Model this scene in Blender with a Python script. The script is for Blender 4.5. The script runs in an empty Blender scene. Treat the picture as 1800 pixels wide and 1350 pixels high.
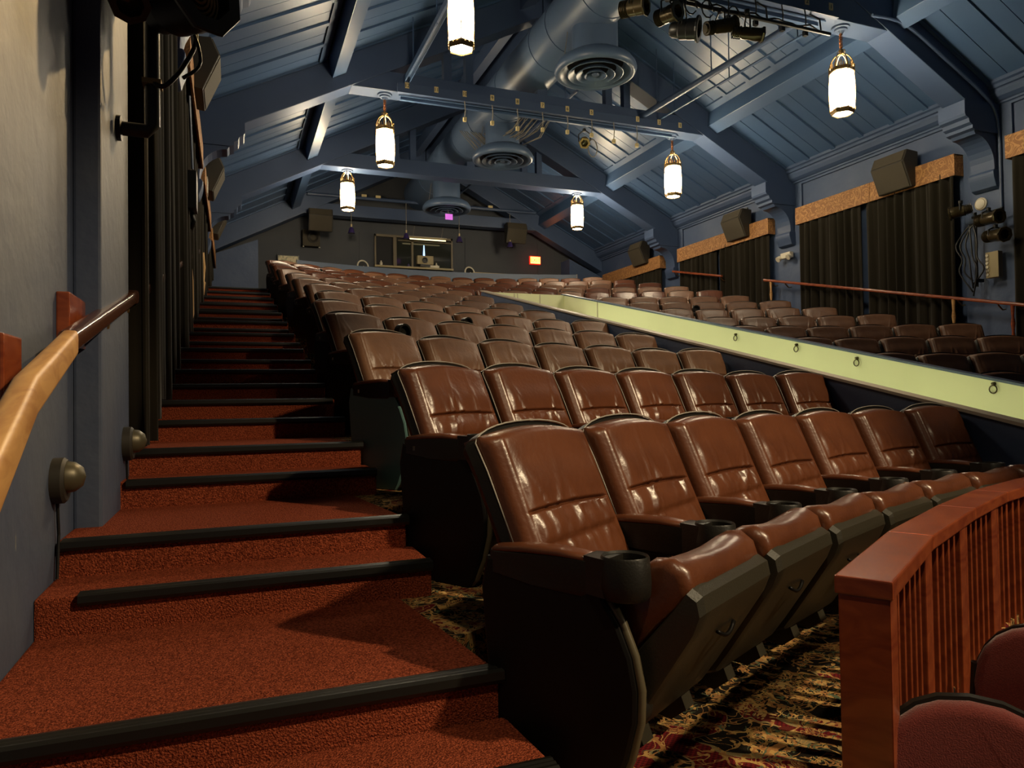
import bpy, math, random
from mathutils import Vector, Matrix
C = bpy.context.scene
COL = C.collection
pi = math.pi
rnd = random.Random(7)
EYE = 1.04                      # eye height above the front-row floor
def e(z): return z + EYE        # height measured from the eye -> scene height

# ------------------------------------------------------------------ camera
def make_camera():
    yaw, pit, rol = math.radians(21.2), math.radians(1.16), math.radians(-.83)
    cy, sy, cp, sp = math.cos(yaw), math.sin(yaw), math.cos(pit), math.sin(pit)
    fwd = Vector((sy*cp, cy*cp, sp)); right = Vector((cy, -sy, 0)); up = right.cross(fwd)
    r = math.cos(rol)*right + math.sin(rol)*up
    u = -math.sin(rol)*right + math.cos(rol)*up
    m = Matrix(((r.x, u.x, -fwd.x, 0), (r.y, u.y, -fwd.y, 0), (r.z, u.z, -fwd.z, EYE), (0, 0, 0, 1)))
    cd = bpy.data.cameras.new('camera'); cam = bpy.data.objects.new('camera', cd); COL.objects.link(cam)
    cam.matrix_world = m
    cd.sensor_fit = 'HORIZONTAL'; cd.sensor_width = 36; cd.lens = 1265/1800*36
    cd.clip_start = .05; cd.clip_end = 200
    C.camera = cam
make_camera()

# ------------------------------------------------------------------ world, lights, exposure
w = bpy.data.worlds.new('world'); C.world = w; w.use_nodes = True
w.node_tree.nodes['Background'].inputs[0].default_value = (.75, .82, 1, 1)
w.node_tree.nodes['Background'].inputs[1].default_value = .02
C.view_settings.view_transform = 'Standard'; C.view_settings.look = 'None'
C.view_settings.gamma = 1; C.view_settings.use_curve_mapping = False
C.view_settings.exposure = .52
C.cycles.max_bounces = 6; C.cycles.diffuse_bounces = 4; C.cycles.glossy_bounces = 3
C.cycles.caustics_reflective = False; C.cycles.caustics_refractive = False
C.cycles.sample_clamp_indirect = 4
LANTERN = 64.0
def spot(name, loc, to, watt, col, size, blend=.6, rad=.12):
    l = bpy.data.lights.new(name, 'SPOT'); l.energy = watt; l.color = col
    l.spot_size = math.radians(size); l.spot_blend = blend; l.shadow_soft_size = rad
    o = bpy.data.objects.new(name, l); COL.objects.link(o); o.location = loc
    o.rotation_euler = (Vector(to)-Vector(loc)).to_track_quat('-Z', 'Y').to_euler()
# unseen spots over the stage behind the camera, turned to the house
spot('unseen_stage_spot', (4.6, -1.6, 5.6), (1.3, 2.2, .3), 1130, (1, .78, .48), 47, .55, .10)
spot('unseen_stage_spot', (.5, -.9, 5.3), (2.1, 2.1, .3), 190, (1, .80, .50), 44, .6, .10)  # added fill from the left for the carpet by the rail
spot('unseen_stage_spot', (6.0, -3.2, 3.0), (2.4, 1.8, .2), 130, (1, .80, .52), 34, .7, .10)
spot('unseen_stage_spot', (6.4, -2.0, 6.2), (3.3, 6.3, 1.2), 1150, (1, .80, .50), 31, .7, .10)  # added fill that brightens the dim middle rows of seats
spot('added_wall_spot', (2.9, 7.3, 6.0), (-.62, 3.0, 3.6), 1350, (1, .66, .28), 50, 1, .06)  # added out-of-view spot that warms the upper left wall

# ------------------------------------------------------------------ materials
def mat(name, col, rough=.6, metal=0, spec=.5, noise=None, bump=None, coat=0, emit=None, sheen=0):
    m = bpy.data.materials.new(name); m.use_nodes = True
    nt = m.node_tree; b = nt.nodes['Principled BSDF']; N = nt.nodes.new; L = nt.links.new
    b.inputs['Base Color'].default_value = (*col, 1)
    b.inputs['Roughness'].default_value = rough; b.inputs['Metallic'].default_value = metal
    b.inputs['Specular IOR Level'].default_value = spec
    b.inputs['Coat Weight'].default_value = coat; b.inputs['Coat Roughness'].default_value = .15
    b.inputs['Sheen Weight'].default_value = sheen
    tc = N('ShaderNodeTexCoord')
    if noise:                                   # (scale, second colour, lo, hi)
        n = N('ShaderNodeTexNoise'); n.inputs['Scale'].default_value = noise[0]; n.inputs['Detail'].default_value = 5
        L(tc.outputs['Object'], n.inputs['Vector'])
        r = N('ShaderNodeValToRGB'); r.color_ramp.elements[0].position = noise[2]; r.color_ramp.elements[1].position = noise[3]
        r.color_ramp.elements[0].color = (*col, 1); r.color_ramp.elements[1].color = (*noise[1], 1)
        L(n.outputs['Fac'], r.inputs['Fac']); L(r.outputs['Color'], b.inputs['Base Color'])
    if bump:                                    # (scale, strength, distance)
        n2 = N('ShaderNodeTexNoise'); n2.inputs['Scale'].default_value = bump[0]; n2.inputs['Detail'].default_value = 3
        L(tc.outputs['Object'], n2.inputs['Vector'])
        bp = N('ShaderNodeBump'); bp.inputs['Strength'].default_value = bump[1]; bp.inputs['Distance'].default_value = bump[2]
        L(n2.outputs['Fac'], bp.inputs['Height']); L(bp.outputs['Normal'], b.inputs['Normal'])
    if emit:
        b.inputs['Emission Color'].default_value = (*emit[0], 1); b.inputs['Emission Strength'].default_value = emit[1]
    return m
M = {}
M['wall'] = mat('blue_wall_paint', (.045, .074, .150), .55, noise=(1.7, (.065, .095, .17), .42, .75), bump=(9, .25, .02))
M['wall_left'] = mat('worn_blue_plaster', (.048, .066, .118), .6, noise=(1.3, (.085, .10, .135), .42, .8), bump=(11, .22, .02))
M['roof'] = mat('roof_board_paint', (.046, .088, .180), .42, noise=(1.1, (.058, .102, .195), .4, .8))
M['truss'] = mat('truss_paint', (.044, .072, .145), .45, noise=(1.3, (.054, .084, .16), .4, .8))
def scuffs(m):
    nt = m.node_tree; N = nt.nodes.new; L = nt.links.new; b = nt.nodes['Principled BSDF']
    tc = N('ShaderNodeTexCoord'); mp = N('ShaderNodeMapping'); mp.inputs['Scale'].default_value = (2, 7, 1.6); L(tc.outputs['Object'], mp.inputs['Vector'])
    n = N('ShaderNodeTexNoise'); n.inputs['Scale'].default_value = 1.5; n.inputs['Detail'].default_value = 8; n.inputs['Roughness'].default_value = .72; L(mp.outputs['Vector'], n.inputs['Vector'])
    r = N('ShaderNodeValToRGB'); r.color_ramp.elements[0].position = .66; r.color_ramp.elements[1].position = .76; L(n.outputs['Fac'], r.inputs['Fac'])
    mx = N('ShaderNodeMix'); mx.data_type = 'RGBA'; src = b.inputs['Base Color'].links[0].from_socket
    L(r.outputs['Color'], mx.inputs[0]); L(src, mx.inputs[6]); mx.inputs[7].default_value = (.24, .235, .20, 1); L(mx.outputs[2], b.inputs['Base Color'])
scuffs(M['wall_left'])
M['parapet'] = mat('parapet_paint', (.095, .13, .20), .5)
M['back'] = mat('back_wall_paint', (.040, .045, .055), .7, noise=(1.0, (.052, .055, .062), .4, .7))
M['duct'] = mat('duct_paint', (.072, .112, .19), .4)
M['darkslot'] = mat('dark_slot', (.01, .01, .012), .8)
M['carpet'] = mat('red_loop_carpet', (.135, .024, .010), .95, spec=.08, noise=(150, (.46, .102, .044), .36, .68), bump=(190, 1.0, .016))
M['leather'] = mat('brown_leather', (.122, .039, .0155), .32, spec=.6, noise=(7, (.088, .027, .011), .4, .7), bump=(55, .12, .01))
M['leather2'] = mat('brown_leather_lit', (.205, .098, .050), .42, spec=.65, noise=(6, (.145, .064, .031), .38, .7), bump=(50, .12, .01))  # same seat leather made paler, lantern light on farther rows put into its colour
M['black'] = mat('black_plastic', (.012, .011, .009), .42, spec=.35, bump=(160, .15, .004))
M['pan'] = mat('dark_olive_plastic', (.030, .027, .018), .38, bump=(160, .15, .004))
M['panel'] = mat('black_laminate', (.005, .0045, .004), .45, spec=.2)
M['panel_green'] = mat('dark_green_laminate', (.10, .20, .19), .4)
M['edge'] = mat('bronze_edge_trim', (.09, .075, .045), .35)
M['piping'] = mat('grey_piping', (.30, .28, .24), .5)
M['rubber'] = mat('black_rubber', (.007, .007, .006), .36)
M['wood'] = mat('red_stained_wood', (.27, .062, .020), .25, spec=.5, coat=.3)
M['oak'] = mat('bare_oak', (.52, .29, .10), .45)
M['darkwood'] = mat('dark_wrapped_rail', (.075, .028, .014), .22, coat=.4, bump=(30, .2, .01))
M['curtain'] = mat('black_velour', (.016, .013, .008), .9, spec=.1, sheen=.08)
M['bronze'] = mat('bronze', (.30, .20, .085), .38, .85)
M['copper'] = mat('copper', (.42, .16, .06), .35, .85)
M['olive'] = mat('olive_bronze', (.10, .085, .05), .42, .4)
M['spot'] = mat('dark_bronze_lamp_paint', (.060, .045, .020), .28, .55)
M['blackm'] = mat('black_metal', (.012, .012, .012), .4, .3)
M['fresnel'] = mat('amber_fresnel_glass', (.42, .27, .10), .25)
M['lens'] = mat('dark_lens', (.06, .05, .02), .06, .3)
M['speaker'] = mat('brown_speaker_grille', (.052, .042, .026), .8, bump=(300, .3, .003))
M['speakerd'] = mat('brown_speaker_case', (.022, .018, .012), .6)
M['white'] = mat('white_plastic', (.62, .57, .45), .5)
M['pit'] = mat('cream_pit_paint', (.76, .77, .52), .6, noise=(1.5, (.72, .73, .49), .4, .8))
M['rim'] = mat('painted_rim', (.42, .36, .28), .5)
M['screen'] = mat('booth_glass', (.02, .022, .018), .08)
M['frame'] = mat('brown_window_frame', (.12, .095, .055), .5)
M['fabric'] = mat('burgundy_fabric', (.105, .016, .014), .9, spec=.12, noise=(240, (.15, .026, .02), .35, .7), bump=(300, .5, .006), sheen=.3)
M['rope'] = mat('tan_rope', (.55, .33, .14), .8)
M['purple'] = mat('violet_card', (.55, .12, .60), .6, emit=((.8, .2, 1), .35))  # card is given a faint emission of its own
M['picture'] = mat('pale_landscape_print', (.55, .47, .28), .5, noise=(14, (.25, .24, .15), .5, .62))
M['violet_shade'] = mat('violet_shade', (.035, .022, .10), .4)
M['cord'] = mat('grey_cord', (.20, .18, .15), .6)
M['fluor'] = mat('fluorescent_tube', (.8, .9, .7), .4, emit=((.95, 1, .62), 30))
M['dimtube'] = mat('dim_tube', (.8, .75, .5), .4, emit=((1, .82, .42), 1.6))
M['exit'] = mat('exit_face', (.9, .5, .1), .4, emit=((1, .50, .09), 3.2))
M['exitred'] = mat('exit_letter', (.5, .02, .01), .4, emit=((1, .05, .01), 1.6))
M['exitcase'] = mat('exit_case', (.5, .03, .02), .4, emit=((1, .03, .01), .5))
M['glow'] = mat('lantern_glass', (.9, .8, .6), .4, emit=((1, .83, .57), LANTERN))
M['board'] = mat('beige_metal', (.30, .24, .12), .5)
M['blue_lamp'] = mat('screen_glow', (.1, .2, .4), .4, emit=((.35, .6, 1), 1.6))
M['label'] = mat('number_tag', (.62, .50, .25), .5)

def pattern_carpet():
    m = bpy.data.materials.new('floral_carpet'); m.use_nodes = True
    nt = m.node_tree; N = nt.nodes.new; L = nt.links.new; b = nt.nodes['Principled BSDF']
    b.inputs['Roughness'].default_value = .95; b.inputs['Specular IOR Level'].default_value = .1
    tc = N('ShaderNodeTexCoord')
    def noise(sc, det=2, off=0):
        mp = N('ShaderNodeMapping'); mp.inputs['Location'].default_value = (off, off*.7, 0); L(tc.outputs['Object'], mp.inputs['Vector'])
        n = N('ShaderNodeTexNoise'); n.inputs['Scale'].default_value = sc; n.inputs['Detail'].default_value = det; n.inputs['Distortion'].default_value = 1.1
        L(mp.outputs['Vector'], n.inputs['Vector']); return n.outputs['Fac']
    def math_(op, a, bb=None, c=None):
        n = N('ShaderNodeMath'); n.operation = op
        for i, v in enumerate((a, bb, c)):
            if v is None: continue
            if isinstance(v, (int, float)): n.inputs[i].default_value = v
            else: L(v, n.inputs[i])
        return n.outputs[0]
    def band(v, c, wd): return math_('LESS_THAN', math_('ABSOLUTE', math_('SUBTRACT', v, c)), wd)
    def mix(f, a, bb):
        n = N('ShaderNodeMix'); n.data_type = 'RGBA'; L(f, n.inputs[0])
        for s, v in ((6, a), (7, bb)):
            if isinstance(v, tuple): n.inputs[s].default_value = (*v, 1)
            else: L(v, n.inputs[s])
        return n.outputs[2]
    field = noise(3.4, 1, 3)
    red = math_('GREATER_THAN', field, .54)
    ck = N('ShaderNodeTexChecker'); ck.inputs['Scale'].default_value = 110; L(tc.outputs['Object'], ck.inputs['Vector'])
    redc = mix(ck.outputs['Fac'], (.17, .014, .016), (.07, .008, .010))
    base = mix(red, (.014, .011, .008), redc)
    s1 = noise(9, 1, 11); s2 = noise(19, 1, 5); s3 = noise(6, 0, 23); s4 = noise(13, 1, 37)
    bloom = math_('GREATER_THAN', s3, .50)
    fine = math_('MULTIPLY', math_('MAXIMUM', band(s2, .5, .040), band(s2, .62, .03)), bloom)
    scroll = math_('MAXIMUM', math_('MAXIMUM', band(s1, .50, .020), band(s4, .56, .016)), fine)
    gold = mix(math_('GREATER_THAN', noise(24, 1, 2), .5), (.50, .30, .10), (.36, .17, .06))
    c1 = mix(band(field, .54, .014), base, (.30, .22, .10)); c2 = mix(scroll, c1, gold)
    vo = N('ShaderNodeTexVoronoi'); vo.inputs['Scale'].default_value = 5.2; L(tc.outputs['Object'], vo.inputs['Vector'])
    fl = math_('LESS_THAN', math_('ADD', vo.outputs['Distance'], math_('MULTIPLY', s2, .55)), .455)
    petal = mix(band(s2, .47, .035), (.58, .37, .14), (.12, .02, .015))
    c3 = mix(fl, c2, petal)
    grn = math_('MULTIPLY', band(s4, .46, .014), math_('GREATER_THAN', s3, .46))
    c4 = mix(grn, c3, (.10, .13, .075))
    L(c4, b.inputs['Base Color'])
    n2 = N('ShaderNodeTexNoise'); n2.inputs['Scale'].default_value = 300; L(tc.outputs['Object'], n2.inputs['Vector'])
    bp = N('ShaderNodeBump'); bp.inputs['Strength'].default_value = .5; bp.inputs['Distance'].default_value = .008
    L(n2.outputs['Fac'], bp.inputs['Height']); L(bp.outputs['Normal'], b.inputs['Normal'])
    return m
M['floral'] = pattern_carpet()

def grain(m, c2, scale=(3, 40, 40), detail=3):
    nt = m.node_tree; N = nt.nodes.new; L = nt.links.new; b = nt.nodes['Principled BSDF']
    tc = N('ShaderNodeTexCoord'); mp = N('ShaderNodeMapping'); mp.inputs['Scale'].default_value = scale
    L(tc.outputs['Object'], mp.inputs['Vector'])
    n = N('ShaderNodeTexNoise'); n.inputs['Scale'].default_value = 1; n.inputs['Detail'].default_value = detail; n.inputs['Distortion'].default_value = 1.5
    L(mp.outputs['Vector'], n.inputs['Vector'])
    r = N('ShaderNodeValToRGB'); r.color_ramp.elements[0].position = .38; r.color_ramp.elements[1].position = .68
    r.color_ramp.elements[0].color = b.inputs['Base Color'].default_value; r.color_ramp.elements[1].color = (*c2, 1)
    L(n.outputs['Fac'], r.inputs['Fac']); L(r.outputs['Color'], b.inputs['Base Color'])
grain(M['wood'], (.17, .032, .012), (5, 5, 14)); grain(M['oak'], (.36, .17, .05), (20, 2.4, 20), 4)

def damask():
    m = bpy.data.materials.new('gold_damask'); m.use_nodes = True
    nt = m.node_tree; N = nt.nodes.new; L = nt.links.new; b = nt.nodes['Principled BSDF']
    b.inputs['Roughness'].default_value = .7
    tc = N('ShaderNodeTexCoord')
    n = N('ShaderNodeTexNoise'); n.inputs['Scale'].default_value = 4.6; n.inputs['Detail'].default_value = 1.2; n.inputs['Distortion'].default_value = 2.2
    L(tc.outputs['Object'], n.inputs['Vector'])
    wv = N('ShaderNodeMath'); wv.operation = 'MULTIPLY'; wv.inputs[1].default_value = 34; L(n.outputs['Fac'], wv.inputs[0])
    sn = N('ShaderNodeMath'); sn.operation = 'SINE'; L(wv.outputs[0], sn.inputs[0])
    r = N('ShaderNodeValToRGB'); r.color_ramp.elements[0].position = .1; r.color_ramp.elements[1].position = .75
    r.color_ramp.elements[0].color = (.26, .115, .038, 1); r.color_ramp.elements[1].color = (.44, .215, .070, 1)
    L(sn.outputs[0], r.inputs['Fac']); L(r.outputs['Color'], b.inputs['Base Color'])
    return m
M['valance'] = damask()

# ------------------------------------------------------------------ mesh helpers
class MB:
    def __init__(s): s.v = []; s.f = []
    def box(s, c, d, rot=None):
        n = len(s.v)
        for i in (-1, 1):
            for j in (-1, 1):
                for k in (-1, 1):
                    p = Vector((i*d[0]/2, j*d[1]/2, k*d[2]/2))
                    if rot: p = rot @ p
                    s.v.append((c[0]+p[0], c[1]+p[1], c[2]+p[2]))
        for q in ((0, 1, 3, 2), (4, 6, 7, 5), (0, 4, 5, 1), (2, 3, 7, 6), (0, 2, 6, 4), (1, 5, 7, 3)): s.f.append([n+i for i in q])
        return s
    def b2(s, lo, hi): return s.box([(a+b)/2 for a, b in zip(lo, hi)], [abs(b-a) for a, b in zip(lo, hi)])
    def loft(s, rings, closed=True, caps=True):
        n = len(s.v); k = len(rings[0])
        for r in rings: s.v.extend([tuple(p) for p in r])
        for i in range(len(rings)-1):
            for j in range(k if closed else k-1):
                j2 = (j+1) % k
                s.f.append([n+i*k+j, n+i*k+j2, n+(i+1)*k+j2, n+(i+1)*k+j])
        if caps and closed:
            s.f.append([n+j for j in reversed(range(k))]); s.f.append([n+(len(rings)-1)*k+j for j in range(k)])
        return s
    def tube(s, pts, r, n=8, caps=True):
        pts = [Vector(p) for p in pts]; rings = []; up = None
        for i, p in enumerate(pts):
            a = pts[max(i-1, 0)]; b = pts[min(i+1, len(pts)-1)]
            t = (b-a).normalized()
            if up is None:
                up = Vector((0, 0, 1)) if abs(t.z) < .9 else Vector((1, 0, 0))
            x = t.cross(up).normalized(); y = x.cross(t).normalized(); up = y
            rr = r[i] if isinstance(r, (list, tuple)) else r
            rings.append([p + x*rr*math.cos(2*pi*j/n) + y*rr*math.sin(2*pi*j/n) for j in range(n)])
        return s.loft(rings, True, caps)
    def lathe(s, prof, n=24, c=(0, 0, 0), ph=0, rot=None):
        """prof: (radius, z); axis z through c, turned by rot"""
        n0 = len(s.v); k = len(prof)
        for j in range(n):
            a = 2*pi*j/n+ph
            for r, z in prof:
                p = Vector((r*math.cos(a), r*math.sin(a), z))
                if rot: p = rot @ p
                s.v.append((p.x+c[0], p.y+c[1], p.z+c[2]))
        for j in range(n):
            for i in range(k-1):
                a = n0+j*k+i; b = n0+((j+1) % n)*k+i
                s.f.append([a, b, b+1, a+1])
        return s
    def prism(s, poly, axis, a, b):
        """poly in the plane normal to axis ('x': (y,z), 'y': (x,z), 'z': (x,y))"""
        def P(u, v, t): return {'x': (t, u, v), 'y': (u, t, v), 'z': (u, v, t)}[axis]
        n = len(s.v); k = len(poly)
        s.v.extend([P(u, v, a) for u, v in poly]); s.v.extend([P(u, v, b) for u, v in poly])
        for j in range(k): s.f.append([n+j, n+(j+1) % k, n+k+(j+1) % k, n+k+j])
        s.f.append([n+j for j in reversed(range(k))]); s.f.append([n+k+j for j in range(k)])
        return s
    def mesh(s, name, m, smooth=None, bevel=0):
        me = bpy.data.meshes.new(name); me.from_pydata(s.v, [], s.f); me.validate()
        import bmesh
        bm = bmesh.new(); bm.from_mesh(me); bmesh.ops.recalc_face_normals(bm, faces=bm.faces)
        if bevel:
            es = [x for x in bm.edges if len(x.link_faces) == 2 and x.calc_face_angle(0) > .6]
            bmesh.ops.bevel(bm, geom=es, offset=bevel, segments=2, affect='EDGES', profile=.6)
        bm.to_mesh(me); bm.free()
        if smooth is not None:
            for p in me.polygons: p.use_smooth = True
            if smooth > 0: me.set_sharp_from_angle(angle=math.radians(smooth))
        me.materials.append(M[m] if isinstance(m, str) else m)
        return me
    def build(s, name, m, parent=None, kind=None, smooth=None, bevel=0, loc=None):
        return link(name, s.mesh(name, m, smooth, bevel), parent, kind, loc)
def link(name, me, parent=None, kind=None, loc=None, rotz=0, scale=None):
    o = bpy.data.objects.new(name, me); COL.objects.link(o)
    if parent: o.parent = parent
    if kind: o['kind'] = kind
    if loc is not None: o.location = loc
    if rotz: o.rotation_euler = (0, 0, rotz)
    if scale: o.scale = scale
    return o
def tag(o, label, cat, group=None):
    o['label'] = label; o['category'] = cat
    if group: o['group'] = group
    return o
def thing(name, label, cat, loc=(0, 0, 0), rotz=0, group=None):
    o = link(name, None, None, None, loc, rotz); return tag(o, label, cat, group)
def grid(nu, nv, fn):
    mb = MB()
    for j in range(nv+1):
        for i in range(nu+1): mb.v.append(tuple(fn(i/nu, j/nv)))
    for j in range(nv):
        for i in range(nu): a = j*(nu+1)+i; mb.f.append([a, a+1, a+nu+2, a+nu+1])
    return mb
def text(name, body, size, m, parent):
    cu = bpy.data.curves.new(name, 'FONT'); cu.body = body; cu.size = size; cu.align_x = 'CENTER'; cu.extrude = .002
    o = bpy.data.objects.new(name, cu); COL.objects.link(o)
    me = bpy.data.meshes.new_from_object(o); bpy.data.objects.remove(o); bpy.data.curves.remove(cu)
    me.materials.clear(); me.materials.append(M[m]); return link(name, me, parent)
def curve_pts(P, n=5):
    P = [Vector(p) for p in P]; out = []
    for i in range(len(P)-1):
        a, b = P[max(i-1, 0)], P[i]; c, d = P[i+1], P[min(i+2, len(P)-1)]
        for q in range(n):
            t = q/n; out.append(.5*((2*b)+(c-a)*t+(2*a-5*b+4*c-d)*t*t+(3*b-a-3*c+d)*t**3))
    return out+[P[-1]]
def aim(d): return Vector((0, 0, 1)).rotation_difference(Vector(d)).to_matrix()

# ------------------------------------------------------------------ room data
XL, XR, XC = -.62, 11.15, 5.355
RISE, PITCH, Y0 = .264, 1.171, 1.953
def F(r): return RISE*(r-1)                         # floor of row r
def NY(j): return Y0+PITCH*j                        # nosing j leads up to floor of row j+2
YT = [3.45, 7.78, 12.14, 16.42, 20.75]              # truss planes
XA = .70                                            # right edge of the left aisle
def arc(x): return 1.4*(1-(1-(x-.66)/4.65)**2)      # sweep of the rows
def slope(x): return 2*1.4/4.65*(1-(x-.66)/4.65)
def YB(r): return 2.13+1.18*(r-1) if r < 3 else 2.21+1.18*(r-1)
def panel_z(x):                                     # underside of the roof boards
    d = min(x, 2*XC-x); return e(5.58+.51*(d-1.44))

# ------------------------------------------------------------------ floors and stairs
stage = MB().b2((XL, -6, -.8), (XR, 3.2, -.55)).build('floor', 'carpet', kind='structure')
front = [(XA-.1, .6), (1.30, 1.24), (1.45, 1.33), (2.65, 1.98), (3.65, 2.40), (5.31, 2.72)]
front = front + [(10.62-x, y) for x, y in reversed(front[:-1])]
hall = MB()
back = [(XA-.2+ (10.62-2*(XA-.2))*i/20, 0) for i in range(21)]
back = [(x, YB(1)+arc(x)+.3) for x, y in back]
hall.prism(front+list(reversed(back)), 'z', -.54, 0)
floor1 = hall.build('floor', 'floral', kind='structure')
MB().b2((XL, .55, -.54), (XA, 2.2, 0)).build('floor', 'carpet', kind='structure')
def terrace(r, x0, x1, cut=None):
    n = 14; fr = []; bk = []
    for i in range(n+1):
        x = x0+(x1-x0)*i/n
        fr.append((x, YB(r-1)+arc(x)+.14)); bk.append((x, (YB(r)+arc(x)+.30) if r < 14 else 20.75))
    MB().prism(fr+list(reversed(bk)), 'z', F(r)-.55, F(r)-.004).build('terrace', 'floral', floor1)
PX0, PX1, PYB = 4.62, 6.25, 13.15                   # centre pit
for r in range(2, 15):
    if r < 10:
        terrace(r, XA-.2, PX0-.06); terrace(r, PX1+.06, 10.12)
    else: terrace(r, XA-.2, 10.12)
# left aisle stairs: every tread a part, black nosing on every edge
stairs = link('stairs_left', None, kind='structure'); stairs_r = link('stairs_right', None, kind='structure')
def tread(y0, y1, z, xa, xb, parent, mir=False):
    P = [(XL, y0), (xa, y0), (xb, y1), (XL, y1)]
    if mir: P = [(10.62-x if x != XL else XR, y) for x, y in P]
    MB().prism(P, 'z', z-.45, z).build('tread', 'carpet', parent, bevel=.012)
def nosing(y, z, xa, xb, parent):
    mb = MB()
    prof = [(y+.045, z+.001), (y+.045, z+.006), (y+.030, z+.009), (y+.022, z+.006), (y+.012, z+.009), (y+.004, z+.006), (y-.008, z+.008), (y-.020, z+.002), (y-.022, z-.020), (y-.016, z-.032), (y-.001, z-.034), (y-.001, z+.001)]
    mb.prism(prof, 'x', xa, xb); return mb.build('step_nosing', 'rubber', parent)
tread(NY(-1)+.853, NY(0), RISE/2, .74, .72, stairs); nosing(NY(-1)+.853, RISE/2, XL+.02, .74, stairs)
for j in range(13):
    y, z = NY(j), RISE*(j+1)
    last = j == 12
    tread(y, NY(j+1)+.1 if not last else 20.75, z, .705, .56 if not last else .7, stairs)
    x0 = XL+.02 if j != 1 else XL+.12
    nosing(y, z, XL+.02, .715 if j < 3 else .69, stairs)
    if not last:
        tread(y+.853, NY(j+1)+.02, z+RISE/2, .735 if j < 6 else .68, .735 if j < 6 else .68, stairs)
        nosing(y+.853, z+RISE/2, XL+.13, .735 if j < 6 else .68, stairs)
    tread(y, NY(j+1)+.1 if not last else 20.75, z, .705, .56, stairs_r, True)

# ------------------------------------------------------------------ walls
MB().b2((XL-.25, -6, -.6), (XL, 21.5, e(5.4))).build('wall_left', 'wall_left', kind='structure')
wr = MB().b2((XR, -6, -.6), (XR+.25, 21.5, e(5.4))).build('wall_right', 'wall', kind='structure')
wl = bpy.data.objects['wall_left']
for i, yt in enumerate(YT[:4]):
    a, b = (3.45, 4.30) if i == 0 else (yt-.42, yt+.38)
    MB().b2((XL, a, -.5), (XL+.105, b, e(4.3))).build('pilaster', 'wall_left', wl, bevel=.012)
    a, b = yt-.40, yt+.40
    MB().b2((XR-.05, a, -.5), (XR, b, e(4.41))).build('pilaster', 'wall', wr, bevel=.012)
# cornice: stacked mouldings on both walls
def cornice(side, y0, y1, k):
    sx = 1 if side == 'right' else -1; xw = XR if sx > 0 else XL
    pr = [(0, 4.40), (.05, 4.40), (.05, 4.44), (.08, 4.45), (.08, 4.48), (.11, 4.49), (.17, 4.53), (.21, 4.60), (.21, 4.64), (.25, 4.65), (.25, 4.70), (.29, 4.72), (.29, 4.78), (0, 4.95)]
    MB().prism([(xw-sx*d, e(z)) for d, z in pr], 'y', y0, y1).build('trim_%d' % k, 'truss', kind='structure')
k = 1
for i in range(5):
    y0 = -1 if i == 0 else YT[i-1]+.19
    for sd in ('right', 'left'): cornice(sd, y0, YT[i]-.19, k); k += 1
# back gable, jambs, recess
bw = MB(); hx = XC
bw.prism([(XL, 0), (XR, 0), (XR, e(5.0)), (XC, e(7.9)), (XL, e(5.0))], 'y', 21.25, 21.45)
back_wall = bw.build('wall_back', 'back', kind='structure')
MB().prism([(XL, 2.9), (.66, 2.9), (.66, e(4.42)), (XL, e(3.9))], 'y', 20.62, 21.25).build('jamb', 'wall', back_wall)
MB().prism([(XR, 2.9), (10.02, 2.9), (10.02, e(4.42)), (XR, e(3.9))], 'y', 20.62, 21.25).build('jamb', 'wall', back_wall)
for x in (.66, 3.5, 6.75, 9.2): MB().b2((x-.015, 21.225, F(14)), (x+.015, 21.26, e(5.0))).build('wall_seam', 'back', back_wall)

# ------------------------------------------------------------------ roof
roof = MB()
def rp(x, dz=0): return (x, panel_z(x)+dz)
roof.prism([rp(XL-.3, .06), rp(XC, .06), rp(XR+.3, .06), rp(XR+.3, .25), rp(XC, .25), rp(XL-.3, .25)], 'y', -6, 21.5)
ceiling = roof.build('ceiling', 'truss', kind='structure')
ang = math.atan(.51); cs = math.cos(ang); PX = {'lo': (XL+.2, 1.46), 'hi': (1.72, 4.95)}
def on_slope(side, x):                              # left-slope x -> world x on either slope
    return x if side < 0 else 2*XC-x
bmesh_cache = {}
def board(side, seg, y0, wd, lift=0, thick=.03, name='ceiling_board', m='roof', x0=None, x1=None):
    a, b = PX[seg]; a = a if x0 is None else x0; b = b if x1 is None else x1
    key = (side, a, b, round(wd, 3), thick, name)
    if key not in bmesh_cache:
        lo, hi = (a, b)
        P = [(on_slope(side, lo), panel_z(lo)-lift), (on_slope(side, hi), panel_z(hi)-lift), (on_slope(side, hi), panel_z(hi)-lift+thick), (on_slope(side, lo), panel_z(lo)-lift+thick)]
        bmesh_cache[key] = MB().prism(P, 'y', 0, wd).mesh(name, m, bevel=0)
    return link(name, bmesh_cache[key], ceiling, loc=(0, y0, 0))
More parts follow.
